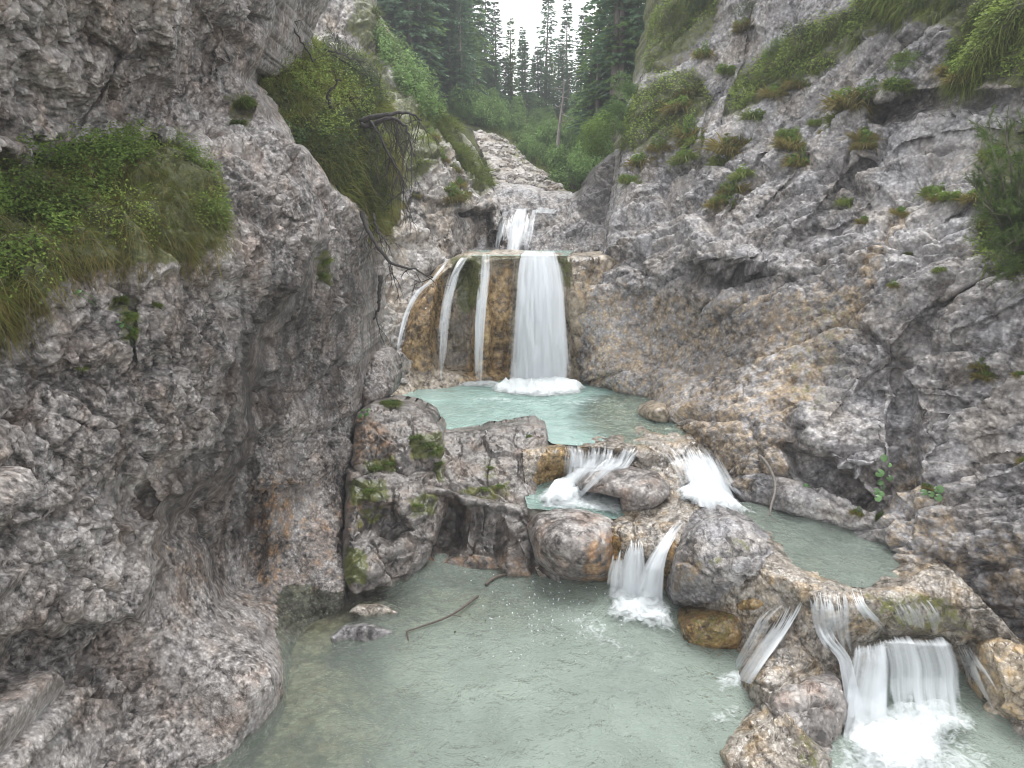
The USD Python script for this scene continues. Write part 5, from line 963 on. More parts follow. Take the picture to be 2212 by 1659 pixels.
# --- conifers beyond the falls
def conifer(name, label, H, spread, rng, needle='conifer_needle', gaps=0.25, whorls=26, low=0.12, droop=0.35, lean=0.0):
    t = thing(name, label, 'tree')
    zz = np.linspace(0, H, 14)
    bend = 0.03 * H * np.sin(zz / H * 3 + rng.uniform(0, 6))[:, None] * np.array([1, 0.6, 0]) * 0.3
    bend = bend - bend[0] + np.c_[lean * zz, 0 * zz, 0 * zz]
    path = np.c_[0 * zz, 0 * zz, zz] + bend
    obj('trunk', tube(path, 0.013 * H * (1 - 0.93 * zz / H) + 0.006, 7), 'bark', t, smooth=True)
    parts, wood = [], []
    for k in range(whorls):
        h = H * (low + (1 - low) * (max(k + rng.uniform(-.3, .3), 0.0) / whorls) ** 0.92)
        f = np.clip((h / H - low) / (1 - low), 0, 1)
        base = np.array([np.interp(h, zz, path[:, i]) for i in range(3)])
        prof = spread * (1 - f) ** 0.85 * (0.45 + 0.55 * min(1, f * 5 + 0.35)) + 0.10
        m = rng.integers(4, 7)
        for a in np.linspace(0, 2 * np.pi, m, endpoint=False) + rng.uniform(0, 6):
            if rng.random() < gaps:
                continue
            L = prof * rng.uniform(0.55, 1.2)
            d = np.array([math.cos(a), math.sin(a), rng.uniform(-0.25, 0.15) + 0.5 * f])
            d /= np.linalg.norm(d)
            nseg = max(6, int(L / 0.085))
            s = np.sort(rng.uniform(0.12, 1, nseg))
            c = base + d * (L * s)[:, None] - np.array([0, 0, 1]) * (droop * L * s ** 2 * (1 - 0.5 * f))[:, None]
            wood.append(tube(np.vstack([base, base + d * L * 0.5 - np.array([0, 0, droop * L * .25]), base + d * L - np.array([0, 0, droop * L])]), [0.018, 0.012, 0.004], 3))
            for sg in (-1, 1):
                out = np.array([-math.sin(a), math.cos(a), 0]) * sg
                dr = unit(d[None] * rng.uniform(0.5, 1.1, (nseg, 1)) + out[None] * rng.uniform(0.3, 1.0, (nseg, 1)) + np.array([0, 0, -1]) * rng.uniform(0.1, 0.8, (nseg, 1)))
                ln = rng.uniform(0.16, 0.40, nseg) * (0.5 + 0.5 * (1 - s) + 0.25)
                sd = unit(np.cross(dr, rng.normal(0, 1, (nseg, 3)))) * (ln * 0.18)[:, None]
                v = np.stack([c, c + dr * (ln * .55)[:, None] + sd, c + dr * ln[:, None], c + dr * (ln * .55)[:, None] - sd], 1)
                ff = np.array([[0, 1, 2], [0, 2, 3]])
                parts.append((v.reshape(-1, 3), (ff[None] + 4 * np.arange(nseg)[:, None, None]).reshape(-1, 3)))
    obj('crown', cat_meshes(parts), needle, t)
    obj('branch', cat_meshes(wood), 'bark', t, kind='stuff')
    return t
rg = np.random.default_rng(77)
def set_tree(p, loc, rz, s, sz=1.0):
    p.GetAttribute('xformOp:translate').Set(Gf.Vec3d(*map(float, loc)))
    p.GetAttribute('xformOp:rotateXYZ').Set(Gf.Vec3f(0, 0, float(rz)))
    p.GetAttribute('xformOp:scale').Set(Gf.Vec3f(float(s), float(s), float(s * sz)))
RIDGE = [  # base x, base y, height, kind: trees one can tell apart against the sky
    (1176, 236, 10.2, 0, 'tallest conifer on the ridge, standing in the middle of the sky gap'), (1100, 226, 7.0, 1, 'ragged conifer left of the tallest one on the ridge'),
    (1128, 228, 6.6, 2, 'slim conifer just left of the tallest conifer on the ridge'), (1073, 218, 7.6, 3, 'dense conifer at the left end of the sky gap'),
    (1052, 212, 8.0, 0, 'bushy dark conifer at the edge of the left forest below the sky'), (1018, 212, 12.5, 1, 'very tall thin larch like conifer rising at the left of the sky gap'),
    (1228, 236, 9.0, 2, 'sparse conifer right of the tallest one, at the right of the sky gap'), (1206, 238, 6.0, 3, 'low conifer close to the right of the tallest ridge tree'),
    (1150, 236, 4.6, 1, 'short conifer in the gap left of the tallest ridge tree'), (1254, 230, 8.2, 0, 'conifer at the right end of the ridge against the sky')]
KINDS = [dict(H=10.0, spread=1.35, gaps=0.15, whorls=32), dict(H=10.0, spread=1.15, gaps=0.35, whorls=30, low=0.05), dict(H=10.0, spread=1.2, gaps=0.25, whorls=32, low=0.15), dict(H=10.0, spread=1.8, gaps=0.12, whorls=32, low=0.04)]
proto = {}
def plant_tree(kind, loc, H, label, group=None, wide=1.0):
    s = H / 10.0
    if kind not in proto:
        p = conifer('conifer', label, rng=rg, needle='larch_needle' if kind == 1 else 'conifer_needle', **KINDS[kind])
        if group:
            tag(p, group=group)
        proto[kind] = p
        set_tree(p, loc, rg.uniform(0, 360), s * wide, 1 / wide)
    else:
        p = copy(proto[kind], 'conifer', label, loc, (0, 0, rg.uniform(0, 360)), (s * wide, s * wide, s), group)
        if not group:
            p.SetCustomDataByKey('group', '')
    return p
for bx, by, H, k, lab in RIDGE:
    loc, _ = on('green_hillside', bx, by + 6)
    plant_tree(k, loc - np.array([0, 0, 0.3]), H, lab, wide=1.15)
for bx in np.linspace(1062, 1262, 17):
    loc, _ = on('green_hillside', bx + rg.uniform(-5, 5), 244 + rg.uniform(-4, 10))
    plant_tree(int(rg.integers(0, 4)), loc - np.array([0, 0, 0.3]), rg.uniform(3.2, 6.0), 'shorter conifer standing among the tall ones on the ridge', 'shorter conifers of the ridge', wide=rg.uniform(1.2, 1.7))
LEFT = [(832, 60), (850, 95), (868, 120), (884, 150), (905, 165), (922, 178), (940, 192), (952, 205), (968, 215), (985, 225), (1003, 228), (1030, 225), (845, 40), (872, 75), (895, 110), (920, 130), (945, 150), (965, 170), (990, 190),
        (1012, 205), (860, 20), (890, 50), (915, 85), (940, 110), (962, 135), (985, 160), (1005, 185), (1040, 222), (975, 240), (995, 252), (930, 205), (1022, 238)]
for i, (bx, by) in enumerate(LEFT):
    loc, _ = on('green_hillside', bx, by + 8)
    plant_tree(int(rg.integers(0, 4)), loc - np.array([0, 0, 0.4]), rg.uniform(8.5, 14.0) if by < 200 else rg.uniform(5, 9), ('tall conifer high on the left forest slope behind the rock pillar' if by < 100 else 'conifer midway down the left forest slope' if by < 185 else 'lower conifer along the foot of the left forest, above the grassy slope'), 'conifers of the left forest', wide=rg.uniform(1.0, 1.3))
RIGHT = [(1326, 205, 15, 2, 'tall dark trunked conifer on the right slope above the leafy bush'), (1342, 215, 13.5, 1, 'slimmer conifer just right of the tall dark trunked one on the right slope')]
for bx, by, H, k, lab in RIGHT:
    plant_tree(k, P(bx, by, 33.0), H * 0.62, lab, wide=1.4)
for bx, by in [(1262, 300), (1278, 285), (1292, 270), (1305, 280), (1318, 255), (1345, 240), (1362, 220), (1380, 190), (1395, 160), (1290, 240), (1310, 225), (1272, 255), (1350, 180), (1375, 140), (1402, 110), (1330, 200)]:
    Y = np.interp(bx, [1250, 1400], [40, 33]) + rg.uniform(-2, 2)
    plant_tree(int(rg.integers(0, 4)), P(bx, by + 25, Y), rg.uniform(4.5, 8.0), 'conifer on the steep right slope behind the cliff edge', 'conifers of the right slope', wide=rg.uniform(1.2, 1.6))
# one bare leaning trunk in front of the right slope
t = thing('dead_tree', 'pale bare leaning trunk on the green hillside right of the scree', 'tree')
b = P(1204, 326, 38.5)
obj('trunk', tube(bez([b, P(1208, 280, 38.3), P(1214, 230, 38.2), P(1219, 175, 38.2)], 14), np.linspace(0.11, 0.03, 14), 7), 'grey_bark', t, smooth=True)
tw = []
for k in range(16):
    a = P(1208 + k * 0.7, 270 - k * 6.0, 38.2)
    d = np.array([rg.uniform(-1, 1), rg.uniform(-1, 1), rg.uniform(-0.4, 0.3)]) * rg.uniform(0.4, 1.1)
    tw.append(tube([a, a + d * 0.6 + np.array([0, 0, .04]), a + d], [0.02, 0.014, 0.006], 4))
obj('branch', cat_meshes(tw), 'grey_bark', t, kind='stuff')

# --- shrubs
def leaf_cloud(rng, n, rad, size, squash=0.8, lumps=7):
    c = rng.normal(0, 0.45, (lumps, 3)) * np.array([1, 1, squash]); c[:, 2] = np.abs(c[:, 2]) + 0.25
    r = rng.uniform(0.25, 0.5, lumps)
    k = rng.integers(0, lumps, n)
    d = unit(rng.normal(0, 1, (n, 3)))
    p = c[k] + d * (r[k] * rng.uniform(0.55, 1.12, n) ** 0.6)[:, None]
    p[:, 2] = np.maximum(p[:, 2], 0.02)
    return leaves(p * rad, d + np.array([0, 0, 0.6]), size * rng.uniform(0.6, 1.3, n), rng)
def shrub(name, label, rng, n, leaf, size, rad=1.0, lumps=7, squash=0.8, group=None):
    t = thing(name, label, 'shrub', group=group)
    obj('foliage', leaf_cloud(rng, n, rad, np.full(n, size), squash, lumps), leaf, t)
    st = []
    for k in range(7):
        d = rng.normal(0, 0.35, 3); d[2] = rng.uniform(0.4, 0.9)
        st.append(tube([[0, 0, -0.1], d * 0.5 * rad, d * rad], [0.02 * rad, 0.013 * rad, 0.005 * rad], 4))
    obj('stem', cat_meshes(st), 'bark', t, kind='stuff')
    return t
rs = np.random.default_rng(5)
def put(p, loc, rz, s, rx=0, ry=0):
    p.GetAttribute('xformOp:translate').Set(Gf.Vec3d(*map(float, loc))); p.GetAttribute('xformOp:rotateXYZ').Set(Gf.Vec3f(rx, ry, float(rz)))
    p.GetAttribute('xformOp:scale').Set(Gf.Vec3f(*(map(float, s) if np.ndim(s) else [float(s)] * 3)))
sh_far = shrub('shrub', 'low green bush on the hillside right of the scree', rs, 1500, 'larch_needle', 0.13, group='bushes on the green hillside')
first = True
for k in range(64):
    px_, py_ = rs.uniform(985, 1300), 0
    py_ = rs.uniform(np.interp(px_, [985, 1060, 1150, 1300], [245, 240, 245, 240]), np.interp(px_, [985, 1020, 1110, 1240, 1300], [262, 285, 308, 415, 350]))
    loc, _ = on('green_hillside', px_, py_)
    s = rs.uniform(0.5, 1.25)
    if first:
        put(sh_far, loc, 0, (s, s, s * 1.2)); first = False
    else:
        copy(sh_far, 'shrub', 'low green bush left of the scree top under the forest' if px_ < 1060 else 'low green bush on the hillside under the ridge trees' if py_ < 275 else 'low green bush on the hillside right of the scree', loc, (0, 0, rs.uniform(0, 360)), (s, s, s * rs.uniform(0.8, 1.6)))
for (px_, py_, Y, s, lab) in [(1300, 322, 24.3, 0.75, 'dense dark green bush hanging over the rock nose right of the scree'), (1328, 290, 24.6, 0.8, 'taller leafy bush above the hanging one at the cliff corner'), (1345, 255, 25.2, 0.7, 'upper bush on the cliff corner under the tall conifer'),
                              (1372, 205, 25.8, 0.75, 'rounded bush high on the left edge of the right cliff')]:
    t = shrub('corner_bush', lab, rs, 2600, 'herb_leaf' if Y < 25 else 'larch_needle', 0.085)
    put(t, P(px_, py_ + 12, Y), rs.uniform(0, 360), s)

# --- grass
def grass(name, where, poly, count, rng, L, W, label, leaf='grass_blade', lift=0.8, droop=0.8, kind='stuff', spread=0.5, out=0.5, edge=0, clump=0.45):
    p, n = scatter(where, poly, count, rng, edge)
    if clump:
        keep = meshkit.fbm(p * 1.6, 3, 31) > clump * rng.uniform(0.8, 1.15, count)
        p, n = p[keep], n[keep]; count = len(p)
    d = n * out + np.array([0, 0, lift]) + rng.normal(0, spread, p.shape)
    l = rng.uniform(L[0], L[1], count) * (0.55 + 0.9 * meshkit.noise(p * 1.7, 3))
    v = blades(p - n * 0.03, d, l, rng.uniform(W[0], W[1], count), rng.uniform(0.3, 1.0, count) * droop, rng)
    return tag(obj(name, v, leaf), label, 'grass', None, kind)
def herbs(name, where, poly, count, rng, size, label, leaf='herb_leaf', h=0.2, cat='plant', slim=0.6, clump=True):
    p, n = scatter(where, poly, count, rng)
    if clump:
        keep = meshkit.noise(p * 2.3, 9) > 0.42
        p, n = p[keep], n[keep]
    p = p + n * rng.uniform(0.01, h * 0.6, (len(p), 1)) + np.array([0, 0, 1]) * rng.uniform(0, h, (len(p), 1))
    return tag(obj(name, leaves(p, n * 0.5 + np.array([0, -0.3, 0.8]), rng.uniform(size[0], size[1], len(p)), rng, slim), leaf), label, cat, None, 'stuff')
rgr = np.random.default_rng(11)
SPUR_TOP = [(560, 190), (600, 90), (660, 100), (740, 150), (800, 220), (800, 300), (720, 330), (640, 280)]
LEDGE = [(-80, 470), (0, 440), (60, 400), (120, 345), (200, 322), (300, 318), (380, 330), (440, 380), (470, 420), (488, 470), (470, 540), (410, 570), (330, 545), (250, 530), (190, 560), (130, 600), (90, 660), (40, 700), (-80, 735)]
grass('ledge_grass', 'left_cliff', LEDGE, 15000, rgr, (0.10, 0.32), (0.004, 0.009), 'thick green grass on the ledge of the left cliff', 'grass_blade', 0.55, 1.1, spread=0.55, out=0.45, edge=18)
grass('ledge_grass', 'left_cliff', LEDGE, 8000, rgr, (0.12, 0.36), (0.004, 0.008), 'withered straw coloured grass mixed into the ledge of the left cliff', 'dry_grass', 0.35, 1.5, spread=0.6, out=0.6, edge=10)
grass('ledge_grass', 'left_cliff', [(-60, 640), (60, 600), (180, 520), (300, 510), (460, 520), (460, 580), (330, 580), (200, 600), (120, 660), (40, 730), (-60, 760)], 3500, rgr, (0.08, 0.20), (0.004, 0.008), 'brown grass hanging over the lower rim of the left ledge', 'dry_grass', -0.1, 1.6, spread=0.5, out=0.7)
herbs('ledge_herbs', 'left_cliff', [(-60, 420), (120, 345), (300, 335), (330, 400), (200, 470), (100, 560), (-60, 640)], 9000, rgr, (0.025, 0.06), 'small bright leaves among the grass of the left ledge', 'herb_leaf', 0.22)
herbs('ledge_herbs', 'left_cliff', [(-60, 420), (120, 345), (300, 330), (460, 390), (480, 500), (330, 540), (180, 560), (60, 660), (-60, 720)], 5000, rgr, (0.02, 0.045), 'scattered yellow green leaves over the whole left ledge', 'bright_leaf', 0.26)
herbs('spur_herbs', 'grassy_spur', SPUR_TOP, 5000, rgr, (0.03, 0.07), 'scattered bright leaves over the upper part of the spur', 'bright_leaf', 0.3)
herbs('ledge_herbs', 'left_cliff', [(380, 330), (450, 390), (490, 470), (470, 520), (400, 460)], 2600, rgr, (0.02, 0.04), 'leafy herbs at the right end of the left ledge', 'herb_leaf', 0.2)
SPUR = [(560, 190), (590, 100), (640, 66), (700, 100), (745, 135), (800, 180), (840, 230), (845, 300), (835, 400), (825, 470), (790, 495), (740, 450), (690, 400), (650, 330), (605, 265)]
grass('spur_grass', 'grassy_spur', SPUR, 17000, rgr, (0.15, 0.45), (0.008, 0.017), 'long green grass covering the spur behind the left cliff', 'grass_blade', 0.6, 1.0, spread=0.5, out=0.5)
grass('spur_grass', 'grassy_spur', SPUR, 5000, rgr, (0.2, 0.6), (0.008, 0.014), 'dry straw grass on the spur behind the left cliff', 'dry_grass', 0.3, 1.5, spread=0.55, out=0.7)
herbs('spur_herbs', 'grassy_spur', [(640, 300), (700, 250), (780, 250), (840, 330), (830, 470), (780, 480), (700, 410)], 9000, rgr, (0.03, 0.07), 'dark low heather and leaves hanging on the front of the spur', 'dark_shrub_leaf', 0.22, clump=False)
herbs('spur_herbs', 'grassy_spur', [(590, 200), (640, 190), (680, 260), (660, 330), (610, 260)], 900, rgr, (0.05, 0.10), 'pale green leafy herbs along the left rim of the spur', 'plant_leaf', 0.15)
herbs('spur_herbs', 'grassy_spur', [(690, 95), (800, 170), (835, 230), (800, 260), (720, 170)], 5000, rgr, (0.03, 0.07), 'brownish heather along the upper right edge of the spur', 'dark_shrub_leaf', 0.3)
FL1 = [(800, 20), (840, 80), (880, 145), (930, 215), (990, 275), (1040, 350), (1070, 402), (1040, 395), (985, 325), (930, 265), (870, 190), (815, 110)]
grass('flank_grass', 'left_flank', FL1, 9000, rgr, (0.25, 0.65), (0.016, 0.03), 'grass strip down the ridge of the rocky left flank', 'grass_blade', 0.7, 0.9)
grass('flank_grass', 'left_flank', [(700, 90), (800, 110), (850, 200), (920, 260), (955, 330), (900, 370), (860, 330)], 5000, rgr, (0.25, 0.6), (0.014, 0.028), 'patchy grass on the left flank behind the spur', 'grass_blade', 0.7, 0.9)
grass('hill_grass', 'green_hillside', [(980, 235), (1150, 240), (1300, 235), (1290, 400), (1230, 415), (1120, 320), (1000, 280)], 9000, rgr, (0.4, 0.9), (0.03, 0.06), 'tall grass on the green hillside', 'grass_blade', 0.8, 0.7)
herbs('flank_shrubs', 'left_flank', [(820, 80), (900, 180), (960, 260), (920, 280), (850, 200), (800, 120)], 9000, rgr, (0.07, 0.13), 'low bushes along the grassy ridge of the left flank', 'larch_needle', 0.7)
# right wall strips
STRIPS = [([(1560, 240), (1580, 190), (1605, 140), (1660, 92), (1740, 52), (1800, 18), (1900, -30), (2000, -30), (1960, 22), (1880, 45), (1800, 105), (1720, 155), (1650, 165), (1605, 235), (1580, 250)], 'diagonal grassy band across the top of the right cliff', 9000, 0),
          ([(1395, 170), (1405, 60), (1425, -40), (1560, -50), (1525, 40), (1490, 70), (1430, 120)], 'grass at the top left corner of the right cliff', 5000, 0),
          ([(1335, 330), (1372, 215), (1440, 170), (1500, 150), (1530, 215), (1480, 280), (1400, 290)], 'long grass on the left shoulder of the right cliff', 5000, 0),
          ([(2050, 185), (2040, 130), (2080, 60), (2140, 0), (2250, -40), (2260, 170), (2160, 165), (2100, 190)], 'bright grass patch at the top right corner of the right cliff', 8000, 1),
          ([(2110, 560), (2100, 470), (2170, 430), (2260, 420), (2260, 620), (2160, 600)], 'grass below the dwarf pine at the right edge', 2600, 1),
          ([(1850, 20), (1960, -40), (2100, -40), (2060, 30), (1960, 50)], 'dark scrubby grass at the top of the right cliff', 3000, 0)]
for poly, lab, cnt, br in STRIPS:
    grass('cliff_grass', 'right_cliff', poly, cnt, rgr, (0.12, 0.34), (0.010, 0.020), lab, 'grass_blade', 0.35, 1.2, spread=0.5, out=0.7)
    if True:
        herbs('cliff_scrub', 'right_cliff', poly, int(cnt * 0.5), rgr, (0.04, 0.09), lab.replace('grassy', 'leafy').replace('grass', 'low scrub').replace('scrubby low scrub', 'scrub'), 'dark_shrub_leaf' if cnt == 3000 else 'bright_leaf', 0.22)
def tuft_mesh(rng, n=260, R=1.0):
    a = rng.uniform(0, 2 * np.pi, n); r = np.sqrt(rng.uniform(0, 1, n)) * 0.55 * R
    root = np.stack([r * np.cos(a), r * np.sin(a), rng.uniform(-0.1, 0.1, n)], 1)
    d = np.stack([np.cos(a) * (0.3 + r), np.sin(a) * (0.3 + r), rng.uniform(0.5, 1.1, n)], 1) + rng.normal(0, 0.2, (n, 3))
    return blades(root, d, rng.uniform(0.45, 1.0, n) * R, rng.uniform(0.028, 0.055, n), rng.uniform(0.3, 1.1, n), rng)
TUFTS = []
for k, leaf in enumerate(('dry_grass', 'grass_blade', 'dry_grass')):
    TUFTS.append((leaf, tuft_mesh(np.random.default_rng(40 + k), 420), leaf_cloud(np.random.default_rng(50 + k), 420, 0.62, np.full(420, 0.16), 0.5, 6)))
tp = {}
def tuft(px_, py_, rad_px, kind, where='right_cliff', label='olive grass tuft growing from a crack of the right cliff', group='grass tufts on the right cliff', sz=1.15):
    loc, n = on(where, px_, py_)
    s = 1.7 * rad_px * loc[1] / FPX
    rx, ry = -14 * n[1], 14 * n[0]
    if (kind, group) not in tp:
        t = thing('grass_tuft', label, 'grass tuft', loc, (rx, ry, rs.uniform(0, 360)), (s, s, s * sz), group)
        obj('blade', TUFTS[kind][1], TUFTS[kind][0], t, kind='stuff')
        obj('leaf', TUFTS[kind][2], 'herb_leaf', t, kind='stuff')
        tp[(kind, group)] = t
        return t
    return copy(tp[(kind, group)], 'grass_tuft', label, loc, (rx, ry, rs.uniform(0, 360)), (s, s, s * sz), group)
SPOTS = [(1488, 285, 26), (1500, 305, 20), (1560, 315, 34), (1580, 300, 24), (1545, 335, 22), (1700, 310, 28), (1712, 335, 26), (1695, 285, 20), (1835, 240, 36), (1865, 215, 28), (1810, 255, 24), (1862, 300, 24), (1866, 325, 18), (1950, 195, 24), (2060, 165, 24), (2090, 175, 22),
         (2000, 395, 22), (1860, 472, 15), (2030, 430, 17), (2062, 432, 18), (1575, 400, 26), (1560, 425, 26), (1600, 375, 22), (1545, 440, 18), (1475, 300, 18), (1480, 345, 24), (1465, 240, 24), (1480, 200, 22), (1815, 430, 17), (1940, 455, 14), (1780, 285, 12), (1745, 250, 12), (2100, 790, 20), (2093, 772, 16),
         (2040, 600, 10), (1955, 540, 9), (1945, 630, 10), (1350, 380, 18), (1380, 340, 22), (1420, 310, 20), (1620, 250, 20), (1660, 200, 22), (1700, 175, 20), (1960, 130, 14), (2010, 1062, 12), (1855, 1110, 12), (1900, 1120, 14), (1600, 60, 22), (1520, 120, 18), (1560, 150, 18), (2190, 800, 12), (2180, 980, 12), (2130, 330, 26), (2110, 430, 22), (2150, 480, 26)]
def near_what(a, b_):
    if a > 2080 and b_ < 520:
        return 'beside the big dwarf pine at the right edge'
    if b_ > 1000:
        return 'low on the right cliff above the side channel'
    if b_ > 520:
        return 'on the bare lower face at the right of the photo'
    if b_ > 380:
        return 'above the dark overhang of the right cliff' if a < 1900 else 'left of the dwarf pine on pale ledges'
    if a < 1500 and b_ > 170:
        return 'around the left shoulder of the right cliff'
    if b_ < 170 or (a < 1740 and b_ < 260):
        return 'beside the grassy bands topping the right cliff'
    return 'in cracks below the diagonal grassy band'
for i, (a, b_, r_) in enumerate(SPOTS):
    tuft(a, b_, r_, int(i * 7 % 3), label=('large ' if r_ > 23 else 'small ' if r_ < 16 else '') + ('olive', 'green', 'straw coloured')[int(i * 7 % 3)] + ' grass tuft ' + near_what(a, b_), group='grass tufts on the right cliff')
for a, b_, r_ in [(975, 440, 22), (968, 425, 16), (980, 410, 12), (930, 300, 14), (955, 350, 12), (1000, 390, 10), (985, 365, 12), (870, 440, 16), (840, 500, 14), (905, 420, 9), (1010, 420, 8)]:
    tuft(a, b_, r_, 0, 'left_flank', 'small grass tuft on the pale rocks of the left flank', 'grass tufts on the left flank')
for a, b_, r_ in [(275, 650, 14), (272, 690, 16), (280, 720, 14), (525, 225, 22), (515, 250, 16), (705, 570, 16), (700, 600, 12), (192, 795, 9), (645, 540, 8), (560, 1600, 16), (545, 1615, 12), (330, 660, 9)]:
    tuft(a, b_, r_, 1, 'left_cliff', 'little green tuft clinging to the left cliff face', 'small tufts on the left cliff face')
for nm, spots in {'mossy_boulder': [(800, 1060, 12), (900, 1095, 10)], 'humped_boulder': [(920, 960, 15), (940, 975, 13), (900, 950, 12), (815, 1010, 15), (840, 1000, 12), (850, 872, 15), (835, 868, 12)], 'overhanging_block': [(1060, 1010, 7), (1050, 1055, 8), (1080, 1050, 8), (1140, 940, 6), (945, 1000, 10)]}.items():
    for a, b_, r_ in spots:
        tuft(a, b_, r_, 1, nm, {'mossy_boulder': 'grass tuft on the lumpy mossy rock at the back left of the lower pool', 'humped_boulder': 'grass tuft on the humped rock at the left end of the upper pool', 'overhanging_block': 'tiny grass tuft on the flat topped block at the lip of the upper pool'}[nm], 'grass tufts on the middle rocks', 0.6)

# small leafy bushes on the right cliff
for (a, b_, r_, leaf, lab) in [(1960, 158, 34, 'herb_leaf', 'round green bush below the top of the right cliff'), (1905, 60, 40, 'dark_shrub_leaf', 'dark bush at the upper edge of the right cliff'), (1720, 80, 40, 'dark_shrub_leaf', 'dark bush in the middle of the diagonal grassy band'),
                               (1650, 120, 34, 'herb_leaf', 'lighter bush lower on the diagonal grassy band'), (1500, 20, 40, 'dark_shrub_leaf', 'dark bush at the top left of the right cliff'), (1860, 475, 12, 'herb_leaf', 'tiny green bush on a crack below the rock band'),
                               (1600, 25, 30, 'dark_shrub_leaf', 'dark bush on the skyline between two rock ribs'), (2090, 20, 40, 'dark_shrub_leaf', 'dark bush left of the bright grass in the top right corner')]:
    loc, n = on('right_cliff', a, b_)
    t = shrub('cliff_bush', lab, rs, 1500, leaf, 0.075)
    put(t, loc, rs.uniform(0, 360), r_ * loc[1] / FPX)
# dwarf pine at the right edge
def dwarf_pine(label, stems, rng, seedlen=0.16):
    t = thing('dwarf_pine', label, 'shrub')
    wood, nd = [], []
    for s in stems:
        path = bez(s, 14)
        wood.append(tube(path, np.linspace(0.03, 0.008, 14), 5))
        for q in range(22):
            i = int(rng.integers(4, 14))
            st = path[i]; dr = unit(unit(path[min(i + 1, 13)] - path[i - 1]) + rng.normal(0, 0.7, 3) + np.array([0, 0, 0.35]))
            L = rng.uniform(0.15, 0.42)
            tip = st + dr * L
            wood.append(tube([st, tip], [0.008, 0.004], 3))
            m = 70
            tt = rng.uniform(0.15, 1, m)
            nd.append(blades(st + (tip - st) * tt[:, None], dr[None] * 0.8 + rng.normal(0, 0.6, (m, 3)), rng.uniform(0.05, 0.10, m), np.full(m, 0.006), np.full(m, 0.1), rng))
    obj('needles', cat_meshes(nd), 'pine_needle', t, kind='stuff')
    obj('stem', cat_meshes(wood), 'bark', t, kind='stuff')
    return t
b0, _ = on('right_cliff', 2190, 560)
stems = [[b0, P(2195 + dx * 0.4, 560 - dy * 0.5, b0[1] - 0.25), P(2190 + dx, 560 - dy, b0[1] - 0.5 + dz)] for dx, dy, dz in
         [(-60, 280, 0.1), (-20, 290, 0.0), (30, 270, 0.2), (-75, 200, -0.1), (-40, 210, -0.2), (10, 190, -0.2), (60, 220, 0.1), (-65, 120, -0.2), (-20, 110, -0.3), (35, 120, -0.2), (-50, 40, -0.2), (0, 40, -0.3), (40, 60, -0.3), (90, 160, 0.0), (80, 80, -0.2), (-10, -20, -0.2), (-80, 150, 0.1), (20, 240, 0.0)]]
dwarf_pine('big dwarf pine with bright needles at the right edge of the photo', stems, np.random.default_rng(8))

# broad leaved plants at the foot of the right cliff
def broad_leaf(c, nrm, s, rng):
    th = np.linspace(0.35, 2 * np.pi - 0.35, 12)
    nrm = unit(np.asarray(nrm)[None])[0]
    a = unit(np.cross(nrm, [0.3, 0.2, 1.0])[None])[0]; b = np.cross(nrm, a)
    ph = rng.uniform(-0.8, 0.8)
    a, b = a * math.cos(ph) + b * math.sin(ph), b * math.cos(ph) - a * math.sin(ph)
    r = s * (1 + 0.06 * rng.normal(size=12))
    ring = c + (np.cos(th) * r)[:, None] * a + (np.sin(th) * r)[:, None] * b - nrm * (0.14 * s)
    v = np.vstack([c[None] + nrm * 0.02, ring])
    f = np.array([[0, i, i + 1] for i in range(1, 12)])
    return v, f
def leaf_plant(name, label, where, spots, rng, s):
    t = thing(name, label, 'plant')
    for (a, b_) in spots:
        loc, n = on(where, a, b_)
        c = loc + np.array([-0.05, -0.12, 0.04])
        lf = obj('leaf', broad_leaf(c, np.array([-0.25, -0.75, 0.75]) + rng.normal(0, 0.2, 3), s * rng.uniform(0.7, 1.2), rng), 'plant_leaf', t, smooth=True)
        obj('stalk', tube(bez([loc + np.array([0.03, 0.05, -0.08]), loc + np.array([0, -0.04, 0]), c], 5), 0.004, 4), 'plant_leaf', lf)
rp = np.random.default_rng(3)
leaf_plant('butterbur', 'upright plant with round pale leaves in the crack of the right cliff', 'right_cliff', [(1912, 1000), (1926, 1008), (1900, 1022), (1908, 1040), (1918, 1052), (1890, 1058), (1895, 1075), (1905, 1066), (1930, 1030)], rp, 0.062)
leaf_plant('butterbur', 'low rosette of round pale leaves right of the crack in the right cliff', 'right_cliff', [(1992, 1058), (2004, 1052), (2020, 1056), (2034, 1062), (2010, 1068), (2026, 1074), (2000, 1072)], rp, 0.055)
leaf_plant('leafy_sprig', 'tiny leafy sprig on the slab beside the side channel', 'bank_slab', [(1745, 1035), (1752, 1042), (1740, 1046)], rp, 0.03)
leaf_plant('leafy_sprig', 'leafy sprig in the crevice between cliff and humped boulder', 'humped_boulder', [(790, 885), (798, 892), (785, 896), (802, 880)], rp, 0.05)
leaf_plant('leafy_sprig', 'small leafy sprig below the left ledge', 'left_cliff', [(195, 640), (205, 635), (212, 645), (188, 632)], rp, 0.028)
leaf_plant('leafy_sprig', 'drooping leafy sprig under the tuft on the left cliff', 'left_cliff', [(268, 700), (276, 706), (284, 715), (272, 726), (282, 735)], rp, 0.028)

